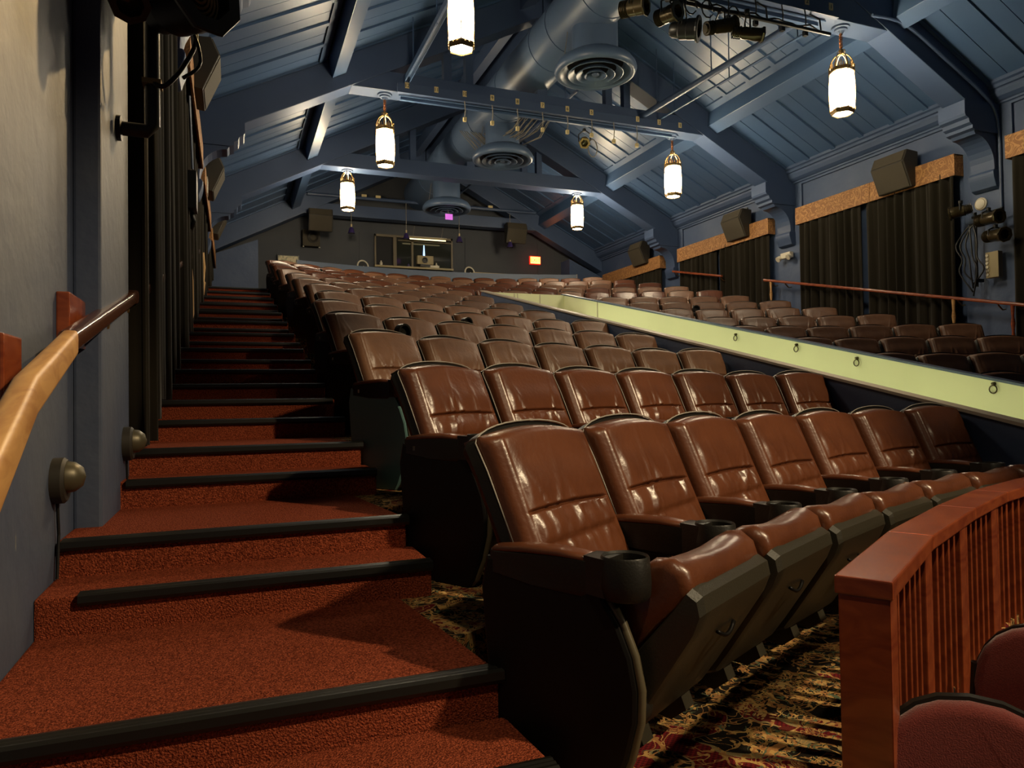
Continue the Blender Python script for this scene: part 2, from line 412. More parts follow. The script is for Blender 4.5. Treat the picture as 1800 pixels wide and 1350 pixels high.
for i in range(5):
    y0 = -.6 if i == 0 else YT[i-1]+.19
    y1 = YT[i]-.19
    npan = 6; wp = (y1-y0)/npan
    for side in (-1, 1):
        for seg in ('lo', 'hi'):
            for q in range(npan):
                bw_ = (wp-.10)/2
                board(side, seg, y0+q*wp+.05, bw_-.006, thick=.05)
                board(side, seg, y0+q*wp+.05+bw_+.006, bw_-.006, thick=.05)
            for q in range(npan+1):
                board(side, seg, y0+q*wp-.048 if 0 < q < npan else (y0 if q == 0 else y1-.05), .096 if 0 < q < npan else .05, lift=.035, thick=.085, name='ceiling_batten')
        # rails closing the panels along purlin and cornice
        L_ = y1-y0
        for a, b in ((XL+.2, XL+.36), (1.34, 1.46), (1.72, 1.86)):
            board(side, 'lo', y0, L_, lift=.035, thick=.085, name='ceiling_rail', x0=a, x1=b)
        # purlin
        for xa in (1.55,):
            P = [(1.48, e(5.62)), (1.74, e(5.72)), (1.775, e(5.415)), (1.555, e(5.295))]
            P = [(on_slope(side, x), z) for x, z in P]
            MB().prism(P, 'y', y0-.02, y1+.02).build('purlin', 'roof', ceiling, bevel=.008)
        MB().prism([(on_slope(side, 4.9), panel_z(4.9)-.3), (on_slope(side, 5.2), panel_z(5.2)-.3), (on_slope(side, 5.2), panel_z(5.2)), (on_slope(side, 4.9), panel_z(4.9))], 'y', y0, y1).build('ridge_purlin', 'truss', ceiling)
# trusses
def truss(yt, i):
    t = link('roof_truss', None, kind='structure')
    th = .38; a, b = yt-th/2, yt+th/2
    def low(x): return e(5.24+.51*(min(x, 2*XC-x)-1.88))
    for side in (-1, 1):
        X = lambda x: on_slope(side, x)
        P = [(X(XL), low(XL)), (X(1.88), low(1.88)), (X(XC-.01), low(XC)), (X(XC-.01), panel_z(XC)+.05), (X(XL), panel_z(XL)+.05)]
        MB().prism(P, 'y', a, b).build('rafter', 'truss', t, bevel=.01)
        # wall bracket: cap, cove, scroll
        if i < 4:
            xw = XL if side < 0 else 2*XC-XR
            cap = [(xw, e(4.45)), (xw+.82, e(4.42)), (xw+.82, e(4.22)), (xw+.80, e(4.18)), (xw+.74, e(4.15)), (xw+.72, e(4.09)), (xw+.66, e(4.06)), (xw+.66, e(4.01)), (xw+.60, e(3.99)), (xw, e(3.99))]
            MB().prism([(X(x), z) for x, z in cap], 'y', a-.03, b+.03).build('bracket_cap', 'truss', t)
            cove = [(xw, e(4.0)), (xw+.60, e(4.0)), (xw+.58, e(3.97))]
            for q in range(9):
                th_ = q/8*pi/2
                cove.append((xw+.16+.40*(1-math.sin(th_)), e(3.48+.44*math.cos(th_)+.02)))
            cove += [(xw+.16, e(3.42)), (xw, e(3.42))]
            MB().prism([(X(x), z) for x, z in cove], 'y', a, b).build('bracket_cove', 'truss', t)
            sc = [(xw, e(3.44)), (xw+.19, e(3.44))]
            for q in range(7):
                th_ = q/6*pi/2; sc.append((xw+.21-.06*math.sin(th_)*q/6, e(3.40-.22*q/6)))
            sc += [(xw+.08, e(3.15)), (xw, e(3.15))]
            MB().prism([(X(x), z) for x, z in sc], 'y', a-.015, b+.015).build('bracket_scroll', 'truss', t, bevel=.012)
    MB().b2((1.86, a+.012, e(5.23)), (2*XC-1.86, b-.012, e(5.56))).build('tie_beam', 'truss', t, bevel=.01)
    if i < 4:
        for x in (3.55, 3.95, 6.75, 7.15):
            MB().b2((x-.07, yt-.09, e(5.56)), (x+.07, yt+.05, panel_z(x)-.02)).build('hanger_post', 'truss', t)
        MB().b2((XC-.1, yt-.1, e(5.56)), (XC+.1, yt+.1, panel_z(XC))).build('king_post', 'truss', t)
        # packing board of the tie with the cable tray below it
    return t
TR = [truss(y, i) for i, y in enumerate(YT)]

# ------------------------------------------------------------------ cinema seats
LEAN = math.atan2(.235, .52)
def back_point(u, v, off, hw):
    """point on the reclined back; u -1..1 across, v 0..1 up, off in front of the shell plane"""
    y = .115+.235*v; z = .375+.532*v+.028*(1-u*u)*min(1, max(0, (v-.6)/.4))
    return (u*hw, y-off*math.cos(LEAN), z+off*math.sin(LEAN)*.9)
def backrest_mesh(seed):
    r = random.Random(seed); nu, nv = 54, 70
    vs = .535+r.uniform(-.015, .015); bow = r.uniform(.01, .035)
    wr = [(r.uniform(-.65, .65), r.choice((-1, -1, 1)), r.uniform(.008, .019), r.uniform(.07, .17), r.uniform(-.9, .9), r.uniform(.022, .045)) for _ in range(13)]
    wl_ = [(r.uniform(-.6, .6), r.uniform(.05, .14), r.uniform(.006, .013), r.uniform(.025, .05), r.uniform(-.8, .8)) for _ in range(5)]
    def fn(a, b):
        u = (a*2-1); v = b+.135*math.sin(2*pi*(b-vs))*(1 if abs(b-vs) < .5 else 0)*-1 if 0 < b < 1 else b
        v = min(1, max(0, v))
        uu = math.copysign(1-(1-abs(u))**1.35, u); vv = v
        ed = max(0, 1-abs(uu)**9)**.42 * max(0, 1-abs(2*vv-1)**16)**.42
        t = .062+.060*ed
        inner = abs(uu) < .86
        seam = math.exp(-((vv-(vs-bow*uu*uu*0+bow*.4*math.cos(2.2*uu)))/.0085)**2)
        if inner:
            f = min(1, (.86-abs(uu))/.12)
            t -= .017*seam*f
            t += (.016*math.exp(-((vv-vs+.11)/.09)**2)+.012*math.exp(-((vv-vs-.13)/.11)**2)+.012*math.exp(-((vv-.18)/.10)**2))*f
            t -= .010*math.exp(-((vv-.335-.02*uu)/.02)**2)*f
            for u0, sgn, am, ln, sl, wd in wr:
                d = (vv-vs)*sgn
                if d > 0:
                    t += am*f*math.exp(-d/ln)*math.exp(-((uu-u0-sl*d)/wd)**2)*min(1, d/.02)
            for u0, v0, am, wd, sl in wl_:
                d = vv-.25-v0
                t += am*f*math.exp(-(d/.10)**2)*math.exp(-((uu-u0-sl*d)/wd)**2)
        t += .007*math.exp(-((abs(uu)-.875)/.014)**2)*(1 if .03 < vv < .97 else 0)
        wv = .5*(1-math.cos(pi*vv))*0+vv
        return back_point(uu, .035+.955*wv, t, .271)
    mb = grid(nu, nv, fn); W = nu+1
    per = [i for i in range(W)]+[j*W+nu for j in range(1, nv+1)]+[nv*W+i for i in range(nu-1, -1, -1)]+[j*W for j in range(nv-1, 0, -1)]
    n = len(mb.v)
    for q in per:
        x, y, z = mb.v[q]; mb.v.append((x, y+.06, z-.02))
    for i in range(len(per)): i2 = (i+1) % len(per); mb.f.append([per[i], per[i2], n+i2, n+i])
    mb.f.append([n+i for i in range(len(per))])
    return mb
def shell_outline(off, hw, dz=0, n=14):
    P = []
    for i in range(n+1):                             # arched top from left to right
        u = -1+2*i/n
        uu = math.sin(u*pi/2); cr = .035*(1-max(0, 1-abs(uu)**5)**.5)
        p = back_point(uu, 1.0, off, hw); P.append((p[0], p[1], p[2]+.012-cr+dz))
    lo = [back_point(1, q, off, hw) for q in (.8, .5, .2, -.10, -.19)]
    P += [(x*(1-.02*i), y, z) for i, (x, y, z) in enumerate(lo)]
    P += [(-x, y, z) for x, y, z in reversed(P[-5:])]
    return P
def shell_mesh():
    mb = MB()
    rings = [shell_outline(.050, .262, -.006), shell_outline(.050, .2775), shell_outline(.018, .285), shell_outline(-.004, .272, -.008), shell_outline(-.012, .24, -.03)]
    return mb.loft(rings)
def piping_mesh():
    P = shell_outline(.056, .2765, .001)
    P = P[-4:]+P[:20]
    return MB().tube(P, .0028, 5)
def seat_prof(k, inset):
    top = [(.13, .395), (.0, .43), (-.12, .50), (-.22, .58), (-.285, .622), (-.335, .628), (-.375, .602), (-.388, .56), (-.375, .525)]
    bot = [(-.30, .452), (-.222, .360), (-.10, .235), (.04, .225), (.12, .28)]
    return top+bot
def cushion_mesh(seed):
    r = random.Random(seed+50); rings = []; P = seat_prof(0, 0); cy = sum(p[0] for p in P)/len(P); cz = sum(p[1] for p in P)/len(P)
    for u, s in ((-1, .84), (-.97, .94), (-.90, .985), (-.86, .975), (-.6, 1.0), (-.2, 1.0), (.2, 1.0), (.6, 1.0), (.86, .975), (.90, .985), (.97, .94), (1, .84)):
        dip = .022*max(0, 1-(u/.8)**2) if abs(u) < .8 else 0
        ring = []
        for i, (y, z) in enumerate(P):
            yy = cy+(y-cy)*s; zz = cz+(z-cz)*s
            if i < 6: zz -= dip; zz += r.uniform(-.004, .004)
            ring.append((u*.262, yy, zz))
        rings.append(ring)
    return MB().loft(rings)
def pan_mesh():
    P = [(-.384, .562), (-.412, .545), (-.420, .505), (-.400, .455), (-.335, .352), (-.245, .212), (-.195, .14), (-.12, .11), (-.05, .14), (-.04, .20), (-.10, .240), (-.222, .368), (-.345, .512)]
    rings = []; cy, cz = -.24, .34
    for u, s in ((-.266, .80), (-.262, .93), (-.245, .99), (-.22, 1), (.22, 1), (.245, .99), (.262, .93), (.266, .80)):
        rings.append([(u, cy+(y-cy)*s, cz+(z-cz)*s) for y, z in P])
    return MB().loft(rings)
def pan_groove_mesh():
    mb = MB(); pts = []
    for i in range(9):
        t = i/8; pts.append((-.06+.12*t, -.372-.005*math.sin(pi*t), .402-.020*math.sin(pi*t)))
    return mb.tube(pts, .006, 5)
def foot_mesh():                                     # the tongue that hangs below the pan
    P = [(-.16, .19), (-.20, .09), (-.15, .05), (-.08, .06), (-.05, .16)]
    return MB().prism(P, 'x', .11, .17)
AX = -.302
def arm_body():
    P = [(.20, .605), (.20, .54), (.05, .52), (-.12, .515), (-.16, .535), (-.16, .615), (-.05, .618)]
    mb = MB(); rings = []
    for u, s in ((-.036, .9), (-.031, 1), (.031, 1), (.036, .9)):
        rings.append([(AX+u, .02+(y-.02)*s, .565+(z-.565)*s) for y, z in P])
    mb.loft(rings)
    return mb
def arm_pad():
    rings = []
    for q, (y, z, hw, h) in enumerate(((.205, .600, .022, .008), (.19, .604, .034, .014), (.08, .615, .038, .017), (-.04, .618, .038, .017), (-.115, .614, .036, .014), (-.125, .612, .030, .008))):
        rings.append([(AX-hw, y, z), (AX-hw*.9, y, z+h*.7), (AX-hw*.5, y, z+h), (AX, y, z+h*1.06), (AX+hw*.5, y, z+h), (AX+hw*.9, y, z+h*.7), (AX+hw, y, z), (AX+hw*.8, y, z-.008), (AX-hw*.8, y, z-.008)])
    return MB().loft(rings)
def cup_ring():
    R_ = .063
    mb = MB().lathe([(.030, .545), (R_-.012, .545), (R_-.009, .628), (R_-.003, .634), (R_, .629), (R_+.004, .565), (R_+.002, .535), (R_-.006, .524), (.03, .522), (.0, .522)], 30, (AX, -.225, 0))
    mb.lathe([(.0, .556), (R_-.012, .556)], 30, (AX, -.225, 0))
    mb.prism([(-.034, -.12), (.034, -.12), (.056, -.195), (-.056, -.195)], 'z', .528, .627)
    mb.v = [(x+AX if i >= 30*12 else x, y, z) for i, (x, y, z) in enumerate(mb.v)]
    return mb
def leg_mesh():
    P = [(.19, .53), (-.06, .53), (-.05, .40), (-.03, .2), (-.05, .03), (-.07, 0), (.20, 0), (.19, .04), (.12, .15), (.13, .35)]
    return MB().prism(P, 'x', AX-.022, AX+.022)
def end_panel_mesh():
    P = [(.215, .585), (.235, .50), (.215, .25), (.175, .05), (.165, .0), (-.17, .0), (-.195, .03), (-.235, .12), (-.262, .22), (-.265, .30), (-.25, .38), (-.215, .46), (-.175, .515), (-.16, .585)]
    mb = MB(); rings = []
    for u, s in ((-.034, .97), (-.028, 1.0), (.012, 1.0), (.016, .985)):
        rings.append([(AX+u, -.02+(y+.02)*s, .29+(z-.29)*(s if z > .01 else 1)) for y, z in P])
    return mb.loft(rings)
def edge_trim_mesh():
    P = [(-.17, .005), (-.197, .035), (-.238, .12), (-.266, .22), (-.270, .30), (-.254, .38), (-.218, .463), (-.176, .52)]
    return MB().tube([(AX-.008, y, z) for y, z in P], .0125, 6)
def hub_mesh(): return MB().lathe([(0, -.03), (.055, -.03), (.06, -.02), (.06, .02), (.05, .03), (0, .03)], 16, (AX+.045, -.205, .235), rot=Matrix.Rotation(pi/2, 3, 'Y'))
def tilt_disc():
    rot = Matrix.Rotation(pi/2, 3, 'X')
    mb = MB().lathe([(.052, -.012), (.067, -.012), (.067, .05), (.052, .05), (.052, -.012)], 22, (AX, .05, .80), rot=rot)
    mb.lathe([(0, .0), (.05, .0), (.05, .01), (0, .01)], 22, (AX, .05, .80), rot=rot)
    for a in (90, 210, 330):
        d = Vector((math.cos(math.radians(a)), 0, math.sin(math.radians(a))))
        mb.tube([(AX, .054, .80), (AX+d.x*.055, .054, .80+d.z*.055)], .007, 5)
    mb.lathe([(0, .012), (.014, .014), (.016, -.01), (0, -.012)], 12, (AX, .052, .80), rot=rot)
    mb.tube([(AX, .12, .62), (AX, .10, .74)], .03, 8)
    return mb
def plate_mesh(): return MB().b2((AX-.036, .13, .556), (AX-.0335, .144, .576))
NV = 4
SM = {}
for q in range(NV):
    for lm in ('leather', 'leather2'):
        SM['backrest', q, lm] = backrest_mesh(11+q).mesh('backrest', lm, 0)
        SM['cushion', q, lm] = cushion_mesh(q).mesh('seat_cushion', lm, 0)
for n_, f_, m_, s_ in (('back_shell', shell_mesh, 'black', 40), ('piping', piping_mesh, 'piping', 0), ('seat_pan', pan_mesh, 'pan', 30), ('pan_crease', pan_groove_mesh, 'panel', 0),
                  ('pan_foot', foot_mesh, 'pan', 30), ('armrest', arm_body, 'black', 40), ('arm_pad', arm_pad, 'leather', 0), ('cup_holder', cup_ring, 'black', 35), ('leg', leg_mesh, 'panel', 30),
                  ('end_panel', end_panel_mesh, 'panel', 30), ('edge_trim', edge_trim_mesh, 'edge', 0), ('hinge_hub', hub_mesh, 'black', 40), ('raised_armrest', tilt_disc, 'black', 35), ('number_plate', plate_mesh, 'white', None)):
    SM[n_] = f_().mesh(n_, m_, s_)
SM['end_green'] = end_panel_mesh().mesh('end_panel', 'panel_green', 30)
ORD = 'zeroth first second third fourth fifth sixth seventh eighth ninth tenth eleventh twelfth thirteenth fourteenth fifteenth sixteenth seventeenth'.split()
def armset(root, x=0, up=False):
    if up: link('raised_armrest', SM['raised_armrest'], root, loc=(x, 0, 0)); return
    a = link('armrest', SM['armrest'], root, loc=(x, 0, 0))
    link('arm_pad', SM['arm_pad'], a); link('cup_holder', SM['cup_holder'], a)
def chair(cx, cy, a, r, sx, label, group, left_end=False, right_end=False, up=False, green=False, detail=True, kmat=None):
    """cx, cy: rear top left corner of the back shell; a: heading of the row"""
    ca, sa = math.cos(a), math.sin(a)
    lx, ly = -.283*sx, .345
    t = thing('theatre_seat', label, 'seat', (cx-(lx*ca-ly*sa), cy-(lx*sa+ly*ca), F(r)), a, group)
    t.scale = (sx, 1, 1+rnd.uniform(-.006, .010))
    q = rnd.randrange(NV); lm = kmat or ('leather' if r < 3 else ('leather2' if r < 10 else rnd.choice(('leather', 'leather2'))))
    link('seat_cushion', SM['cushion', q, lm], t)
    p = link('seat_pan', SM['seat_pan'], t)
    if detail: link('pan_crease', SM['pan_crease'], p); link('pan_foot', SM['pan_foot'], p); link('pan_foot', SM['pan_foot'], p, loc=(-.28, 0, 0))
    link('backrest', SM['backrest', rnd.randrange(NV), lm], t)
    s = link('back_shell', SM['back_shell'], t)
    if detail: link('piping', SM['piping'], s)
    armset(t, 0, up)
    if left_end:
        ep = link('end_panel', SM['end_green'] if green else SM['end_panel'], t)
        link('edge_trim', SM['edge_trim'], ep); link('hinge_hub', SM['hinge_hub'], t)
        if r > 1: link('number_plate', SM['number_plate'], ep)
    else:
        link('leg', SM['leg'], t)
    if right_end: armset(t, .604); link('leg', SM['leg'], t, loc=(.604, 0, 0))
    return t
def walk(x, d):
    """advance d metres along a row"""
    n = 8
    for _ in range(n): x += d/n/math.sqrt(1+slope(x)**2)
    return x
rowname = {1: 'front'}; rowname.update({r: ORD[r] for r in range(2, 14)}); rowname[14] = 'back'
starts = {1: .66, 2: .68, 3: .64, 4: .64, 5: .68, 6: .84, 7: .83, 8: .77, 9: .76, 10: .69, 11: .66, 12: .68, 13: .66, 14: .95}
for r in range(1, 15):
    x = starts[r]; full = r >= 10
    n = 7 if r < 6 else (6 if r < 10 else 16)
    sp = .593 if r < 6 else (.625 if r < 10 else .612)
    if r == 14: n, sp = 15, .612
    for k_ in range(n):
        a = math.atan(slope(x)); y = YB(r)+arc(x)
        if full: lab = 'brown leather theatre seat, %s from the left aisle in the %s row' % (ORD[k_+1], rowname[r])
        else: lab = 'brown leather theatre seat, %s from the left aisle, %s row of left block' % (ORD[k_+1], rowname[r])
        if k_ == 0: lab = 'aisle-end brown leather theatre seat of the %s row beside the red stairs' % rowname[r]
        chair(x, y, a, r, sp/.604, lab, 'theatre seats in curved rows', k_ == 0, k_ == n-1, up=(r, k_) in ((4, 1), (5, 3), (13, 2)), green=r == 3, detail=r < 7)
        x = walk(x, sp)
for r in range(2, 10):                               # right block, mirrored rows
    n = 6 if r < 6 else 5
    sp = .62
    x = 10.62-starts[r]-.05
    xs = []
    for k_ in range(n): x = walk(x, -sp); xs.append(x)
    for k_, x in enumerate(reversed(xs)):
        y = YB(r)+arc(x)+.08; a = math.atan(slope(x))
        lab = 'brown leather theatre seat, %s from the cream pit, %s row of right block' % (ORD[k_+1], rowname[r])
        chair(x, y, a, r, sp/.604, lab, 'theatre seats in curved rows', False, k_ == n-1, up=(r, k_) == (8, 2), detail=False)

# ------------------------------------------------------------------ centre pit (vomitory)
def pit_z(y): return F(1)+e(-.776-EYE+RISE*0)+.2254*(y-1.953)+RISE*0+0
def rim_z(y): return e(-.776)+.2254*(y-1.953)+.325
Y1 = -.2
pit = link('pit_wall', None, kind='structure')
def pwall(x0, x1, name, m, y1=PYB, y0=1.6, low=None):
    return MB().prism([(y0, -.5), (y1, .6), (y1, rim_z(y1)), (y0, rim_z(y0))], 'x', x0, x1).build(name, m, pit)
pwall(PX0-.10, PX0-.012, 'near_wall', 'wall'); pwall(PX0-.012, PX0, 'near_lining', 'pit')
pwall(PX1, PX1+.012, 'far_lining', 'pit'); pwall(PX1+.012, PX1+.10, 'far_wall', 'wall')
MB().prism([(PX0-.1, .5), (PX1+.1, .5), (PX1+.1, rim_z(PYB)), (PX0-.1, rim_z(PYB))], 'y', PYB, PYB+.1).build('end_wall', 'wall', pit)
MB().b2((PX0, PYB-.012, .5), (PX1, PYB, rim_z(PYB))).build('end_lining', 'pit', pit)
MB().b2((PX0, 1.6, -.6), (PX1, PYB, -.45)).build('pit_floor', 'pit', pit)
# lintel over the doorway at the head of the pit
MB().b2((PX0, PYB-1.0, rim_z(PYB)-.62), (PX1, PYB-.02, rim_z(PYB)-.52)).build('landing_slab', 'pit', pit)
for x in (PX0+.55, PX0+.62, PX0+1.1): MB().b2((x-.006, PYB-.02, rim_z(PYB)-.5), (x+.006, PYB-.01, rim_z(PYB)-.01)).build('panel_joint', 'rim', pit)
MB().b2((PX1-.011, PYB-1.45, .8), (PX1+.0, PYB-1.43, rim_z(PYB-1.45))).build('panel_joint', 'rim', pit)
def rim(x0, x1, m, n):
    P = [(1.6, rim_z(1.6)), (PYB+.1, rim_z(PYB+.1)), (PYB+.1, rim_z(PYB+.1)+.022), (1.6, rim_z(1.6)+.022)]
    MB().prism(P, 'x', x0, x1).build(n, m, pit)
rim(PX0-.115, PX0+.012, 'rim', 'pit_rim'); rim(PX1-.012, PX1+.115, 'truss', 'pit_rim')
for y, zz in ((7.81, .79), (6.71, .57), (5.83, .36), (4.35, .05)):
    y = y+.02
    ro = MB(); ro.tube([(PX1-.02, y+.035*math.cos(t*pi/6), e(zz)+.035*math.sin(t*pi/6)-.03) for t in range(13)], .006, 5)
    ro.lathe([(0, 0), (.016, 0), (.012, .03), (0, .032)], 10, (PX1, y, e(zz)+.02), rot=Matrix.Rotation(-pi/2, 3, 'Y'))
    o = ro.build('ring_bolt', 'spot', pit, smooth=40)
for i, y in enumerate((3.0, 4.9, 6.8, 8.7, 10.6, 12.2)):
    t = thing('pit_tube_light', 'fluorescent tube inside the cream pit, %s from the stage end' % ORD[i+1], 'light', (PX0+.03, y, rim_z(y)-.55), 0, 'tubes lighting the pit')
    t.rotation_euler = (math.atan(.2254), 0, 0)
    MB().b2((-.02, -.62, -.03), (.02, .62, .03)).build('batten', 'white', t)
    MB().tube([(.045, -.6, 0), (.045, .6, 0)], .018, 8).build('tube', 'fluor', t, smooth=40)

# ------------------------------------------------------------------ curved wooden rail in front of the seats
railpts = [(1.425, 1.335), (2.02, 1.70), (2.65, 2.02), (3.2, 2.27), (3.75, 2.46), (4.5, 2.66), (5.31, 2.76)]
rail = thing('wooden_balustrade', 'red wooden balustrade with thick curved cap in front of the first row', 'railing')
ZC = e(-.45)
def rail_at(s):
    acc = 0
    for i in range(len(railpts)-1):
        a = Vector(railpts[i]); b = Vector(railpts[i+1]); l = (b-a).length
        if s <= acc+l or i == len(railpts)-2: return a+(b-a)*((s-acc)/l), (b-a).normalized()
        acc += l
for i in range(len(railpts)-1):
    a, b = Vector(railpts[i]), Vector(railpts[i+1])
    def nrm(k):
        d = (Vector(railpts[min(k+1, len(railpts)-1)])-Vector(railpts[max(k-1, 0)])).normalized(); return Vector((-d.y, d.x))
    na, nb = nrm(i), nrm(i+1)
    for z0, z1, hw, nm in ((ZC-.045, ZC, .066, 'cap_plank'), (-.55, -.45, .05, 'bottom_plank')):
        P = [(a+na*hw), (a-na*hw), (b-nb*hw), (b+nb*hw)]
        MB().prism([(p.x, p.y) for p in P], 'z', z0, z1).build(nm, 'wood', rail, bevel=.005)
s = .05; kk = 0
while s < 4.3:
    p, d = rail_at(s); rot = Matrix.Rotation(math.atan2(d.y, d.x), 3, 'Z')
    if kk % 6 == 0:
        MB().box((0, 0, 0), (.10 if kk else .085, .118, ZC-.045+.55)).build('post', 'wood', rail, loc=(p.x, p.y, (ZC-.045-.55)/2), bevel=.004).rotation_euler = (0, 0, math.atan2(d.y, d.x))
        s += .105
    else:
        MB().box((0, 0, 0), (.022, .104, ZC-.045+.55)).build('baluster', 'wood', rail, loc=(p.x, p.y, (ZC-.045-.55)/2), bevel=.003).rotation_euler = (0, 0, math.atan2(d.y, d.x))
        s += .088 if kk % 6 != 5 else .115
    kk += 1
# burgundy chairs on the stage floor
def stack_chair(x, y, rz, label):
    t = thing('stacking_chair', label, 'chair', (x, y, -.55), rz, 'burgundy chairs beside the balustrade')
    rings = []
    def padring(k, s):
        P = []
        for q in range(24):
            a = 2*pi*q/24
            u = math.copysign(abs(math.cos(a))**.85, math.cos(a))*.215*s; v = math.copysign(abs(math.sin(a))**.85, math.sin(a))*.20*s
            P.append((u, .21+.30*(v)*.45+k-.05*(u/.215)**2, .64+v))
        return P
    MB().loft([padring(-.035, .86), padring(-.03, .96), padring(-.005, 1.0), padring(.015, .97)]).build('back_pad', 'fabric', t, smooth=0)
    MB().loft([padring(.012, 1.02), padring(.03, 1.03), padring(.05, .93)]).build('back_shell', 'black', t, smooth=40)
    R_ = lambda z, s: [(math.copysign(abs(math.cos(2*pi*q/24))**.5, math.cos(2*pi*q/24))*.23*s, math.copysign(abs(math.sin(2*pi*q/24))**.5, math.sin(2*pi*q/24))*.225*s-.04, z) for q in range(24)]
    MB().loft([R_(.405, .95), R_(.42, 1), R_(.45, 1), R_(.47, .93)]).build('seat_pad', 'fabric', t, smooth=0)
    for sx in (-1, 1):
        MB().tube([(sx*.21, .16, .80-.1), (sx*.225, .17, .5), (sx*.225, .10, .43), (sx*.225, .20, .2), (sx*.23, .26, 0)], .014, 8).build('leg', 'blackm', t, smooth=40)
        MB().tube([(sx*.225, .10, .43), (sx*.225, -.15, .42), (sx*.225, -.22, .38), (sx*.23, -.25, 0)], .014, 8).build('leg', 'blackm', t, smooth=40)
    return t
stack_chair(1.50, 1.08, math.radians(-45), 'burgundy padded chair nearest the end post of the wooden balustrade')
stack_chair(2.20, 1.43, math.radians(-70), 'burgundy padded chair farther along the wooden balustrade, black frame showing')

# ------------------------------------------------------------------ lanterns
def lantern_meshes():
    G = {}
    prof = [(.140, .03), (.158, .08), (.170, .25), (.170, .42), (.156, .60), (.150, .63)]
    G['glass'] = MB().lathe(prof, 6).mesh('glass', 'glow')
    G['bottom_glass'] = MB().lathe([(0, .012), (.10, .010), (.128, .024), (.13, .04), (0, .04)], 20).mesh('bottom_glass', 'glow', 0)
    b = MB().lathe([(.132, .02), (.142, .005), (.152, .02), (.163, .05), (.158, .075), (.148, .06)], 6)
    for q in range(6):
        for f_, h in ((0, .15), (.33, .085), (.67, .085)):
            a0 = (q+f_)*pi/3; r_ = .166 if f_ == 0 else .148
            b.tube([(r_*math.cos(a0), r_*math.sin(a0), .05), (r_*1.01*math.cos(a0), r_*1.01*math.sin(a0), h)], [.008, .003], 5)
    G['bottom_band'] = b.mesh('bottom_band', 'bronze', 40)
    t = MB().lathe([(.152, .60), (.166, .61), (.170, .645), (.158, .665), (.148, .655)], 6)
    for q in range(6):
        for f_, h0, h1 in ((0, .44, .70), (.33, .63, .71), (.5, .63, .74), (.67, .63, .71)):
            a0 = (q+f_)*pi/3; r_ = .166 if f_ == 0 else .150
            t.tube([(r_*math.cos(a0), r_*math.sin(a0), h0), (r_*math.cos(a0), r_*math.sin(a0), h1)], [.004, .008], 5)
    G['top_band'] = t.mesh('top_band', 'bronze', 40)
    rb = MB().tube([(.155*math.cos(s*pi/2*.93), 0, .66+.21*math.sin(s*pi/2)) for s in [i/8 for i in range(9)]], .009, 6)
    G['rib'] = rb.mesh('rib', 'bronze', 0)
    k = MB().lathe([(0, .85), (.03, .86), (.022, .89), (.035, .91), (.02, .94), (.012, .97), (0, .975)], 12)
    for q in range(4):
        a0 = q*pi/2
        k.tube([((.03+.028*math.sin(s))*math.cos(a0), (.03+.028*math.sin(s))*math.sin(a0), .90+.03*math.cos(s)) for s in [i*pi/5 for i in range(9)]], .006, 5)
    G['finial'] = k.mesh('finial', 'bronze', 0)
    G['lead'] = MB().tube([(.162, 0, .07), (.174, 0, .25), (.174, 0, .42), (.159, 0, .60)], .007, 5).mesh('leading', 'bronze', 0)
    return G
LG = lantern_meshes()
LANT = [(2.45, 7.76, 3.97), (8.12, 7.76, 3.97), (2.45, 12.14, 3.99), (8.26, 12.2, 3.99), (2.45, 16.45, 4.31), (8.26, 16.5, 4.31)]
LL = ['glowing bronze lantern at the top edge, nearest and left of the ducts', 'glowing bronze lantern nearest on the right roof slope, largest of the right three', 'glowing bronze lantern on the left end of the second tie beam', 'glowing bronze lantern on the right end of the second tie beam', 'small glowing bronze lantern on the left end of the third tie beam', 'small glowing bronze lantern on the right end of the third tie beam, smallest in view']
for (x, y, zb), lb in zip(LANT, LL):
    t = thing('hanging_lantern', lb, 'lantern', (x, y, e(zb)), .22, 'six-sided lanterns on the tie beams')
    for n_ in ('glass', 'bottom_glass', 'bottom_band', 'top_band', 'finial'): link(n_, LG[n_], t)
    for q in range(6):
        link('rib', LG['rib'], t, rotz=q*pi/3); link('leading', LG['lead'], t, rotz=q*pi/3)
    top = 5.23-zb
    ch = MB()
    for ph in (0, pi):
        ch.tube([(.020*math.cos(s*1.25+ph), .020*math.sin(s*1.25+ph), .95+(top-.03-.95)*s/24) for s in range(25)], .008, 5)
    ch.build('chain', 'copper', t, smooth=0)
    MB().lathe([(0, top-.10), (.03, top-.095), (.05, top-.06), (.085, top-.055), (.09, top-.03), (.12, top-.025), (.125, top), (0, top)], 24).build('ceiling_rose', 'truss', t, smooth=35)

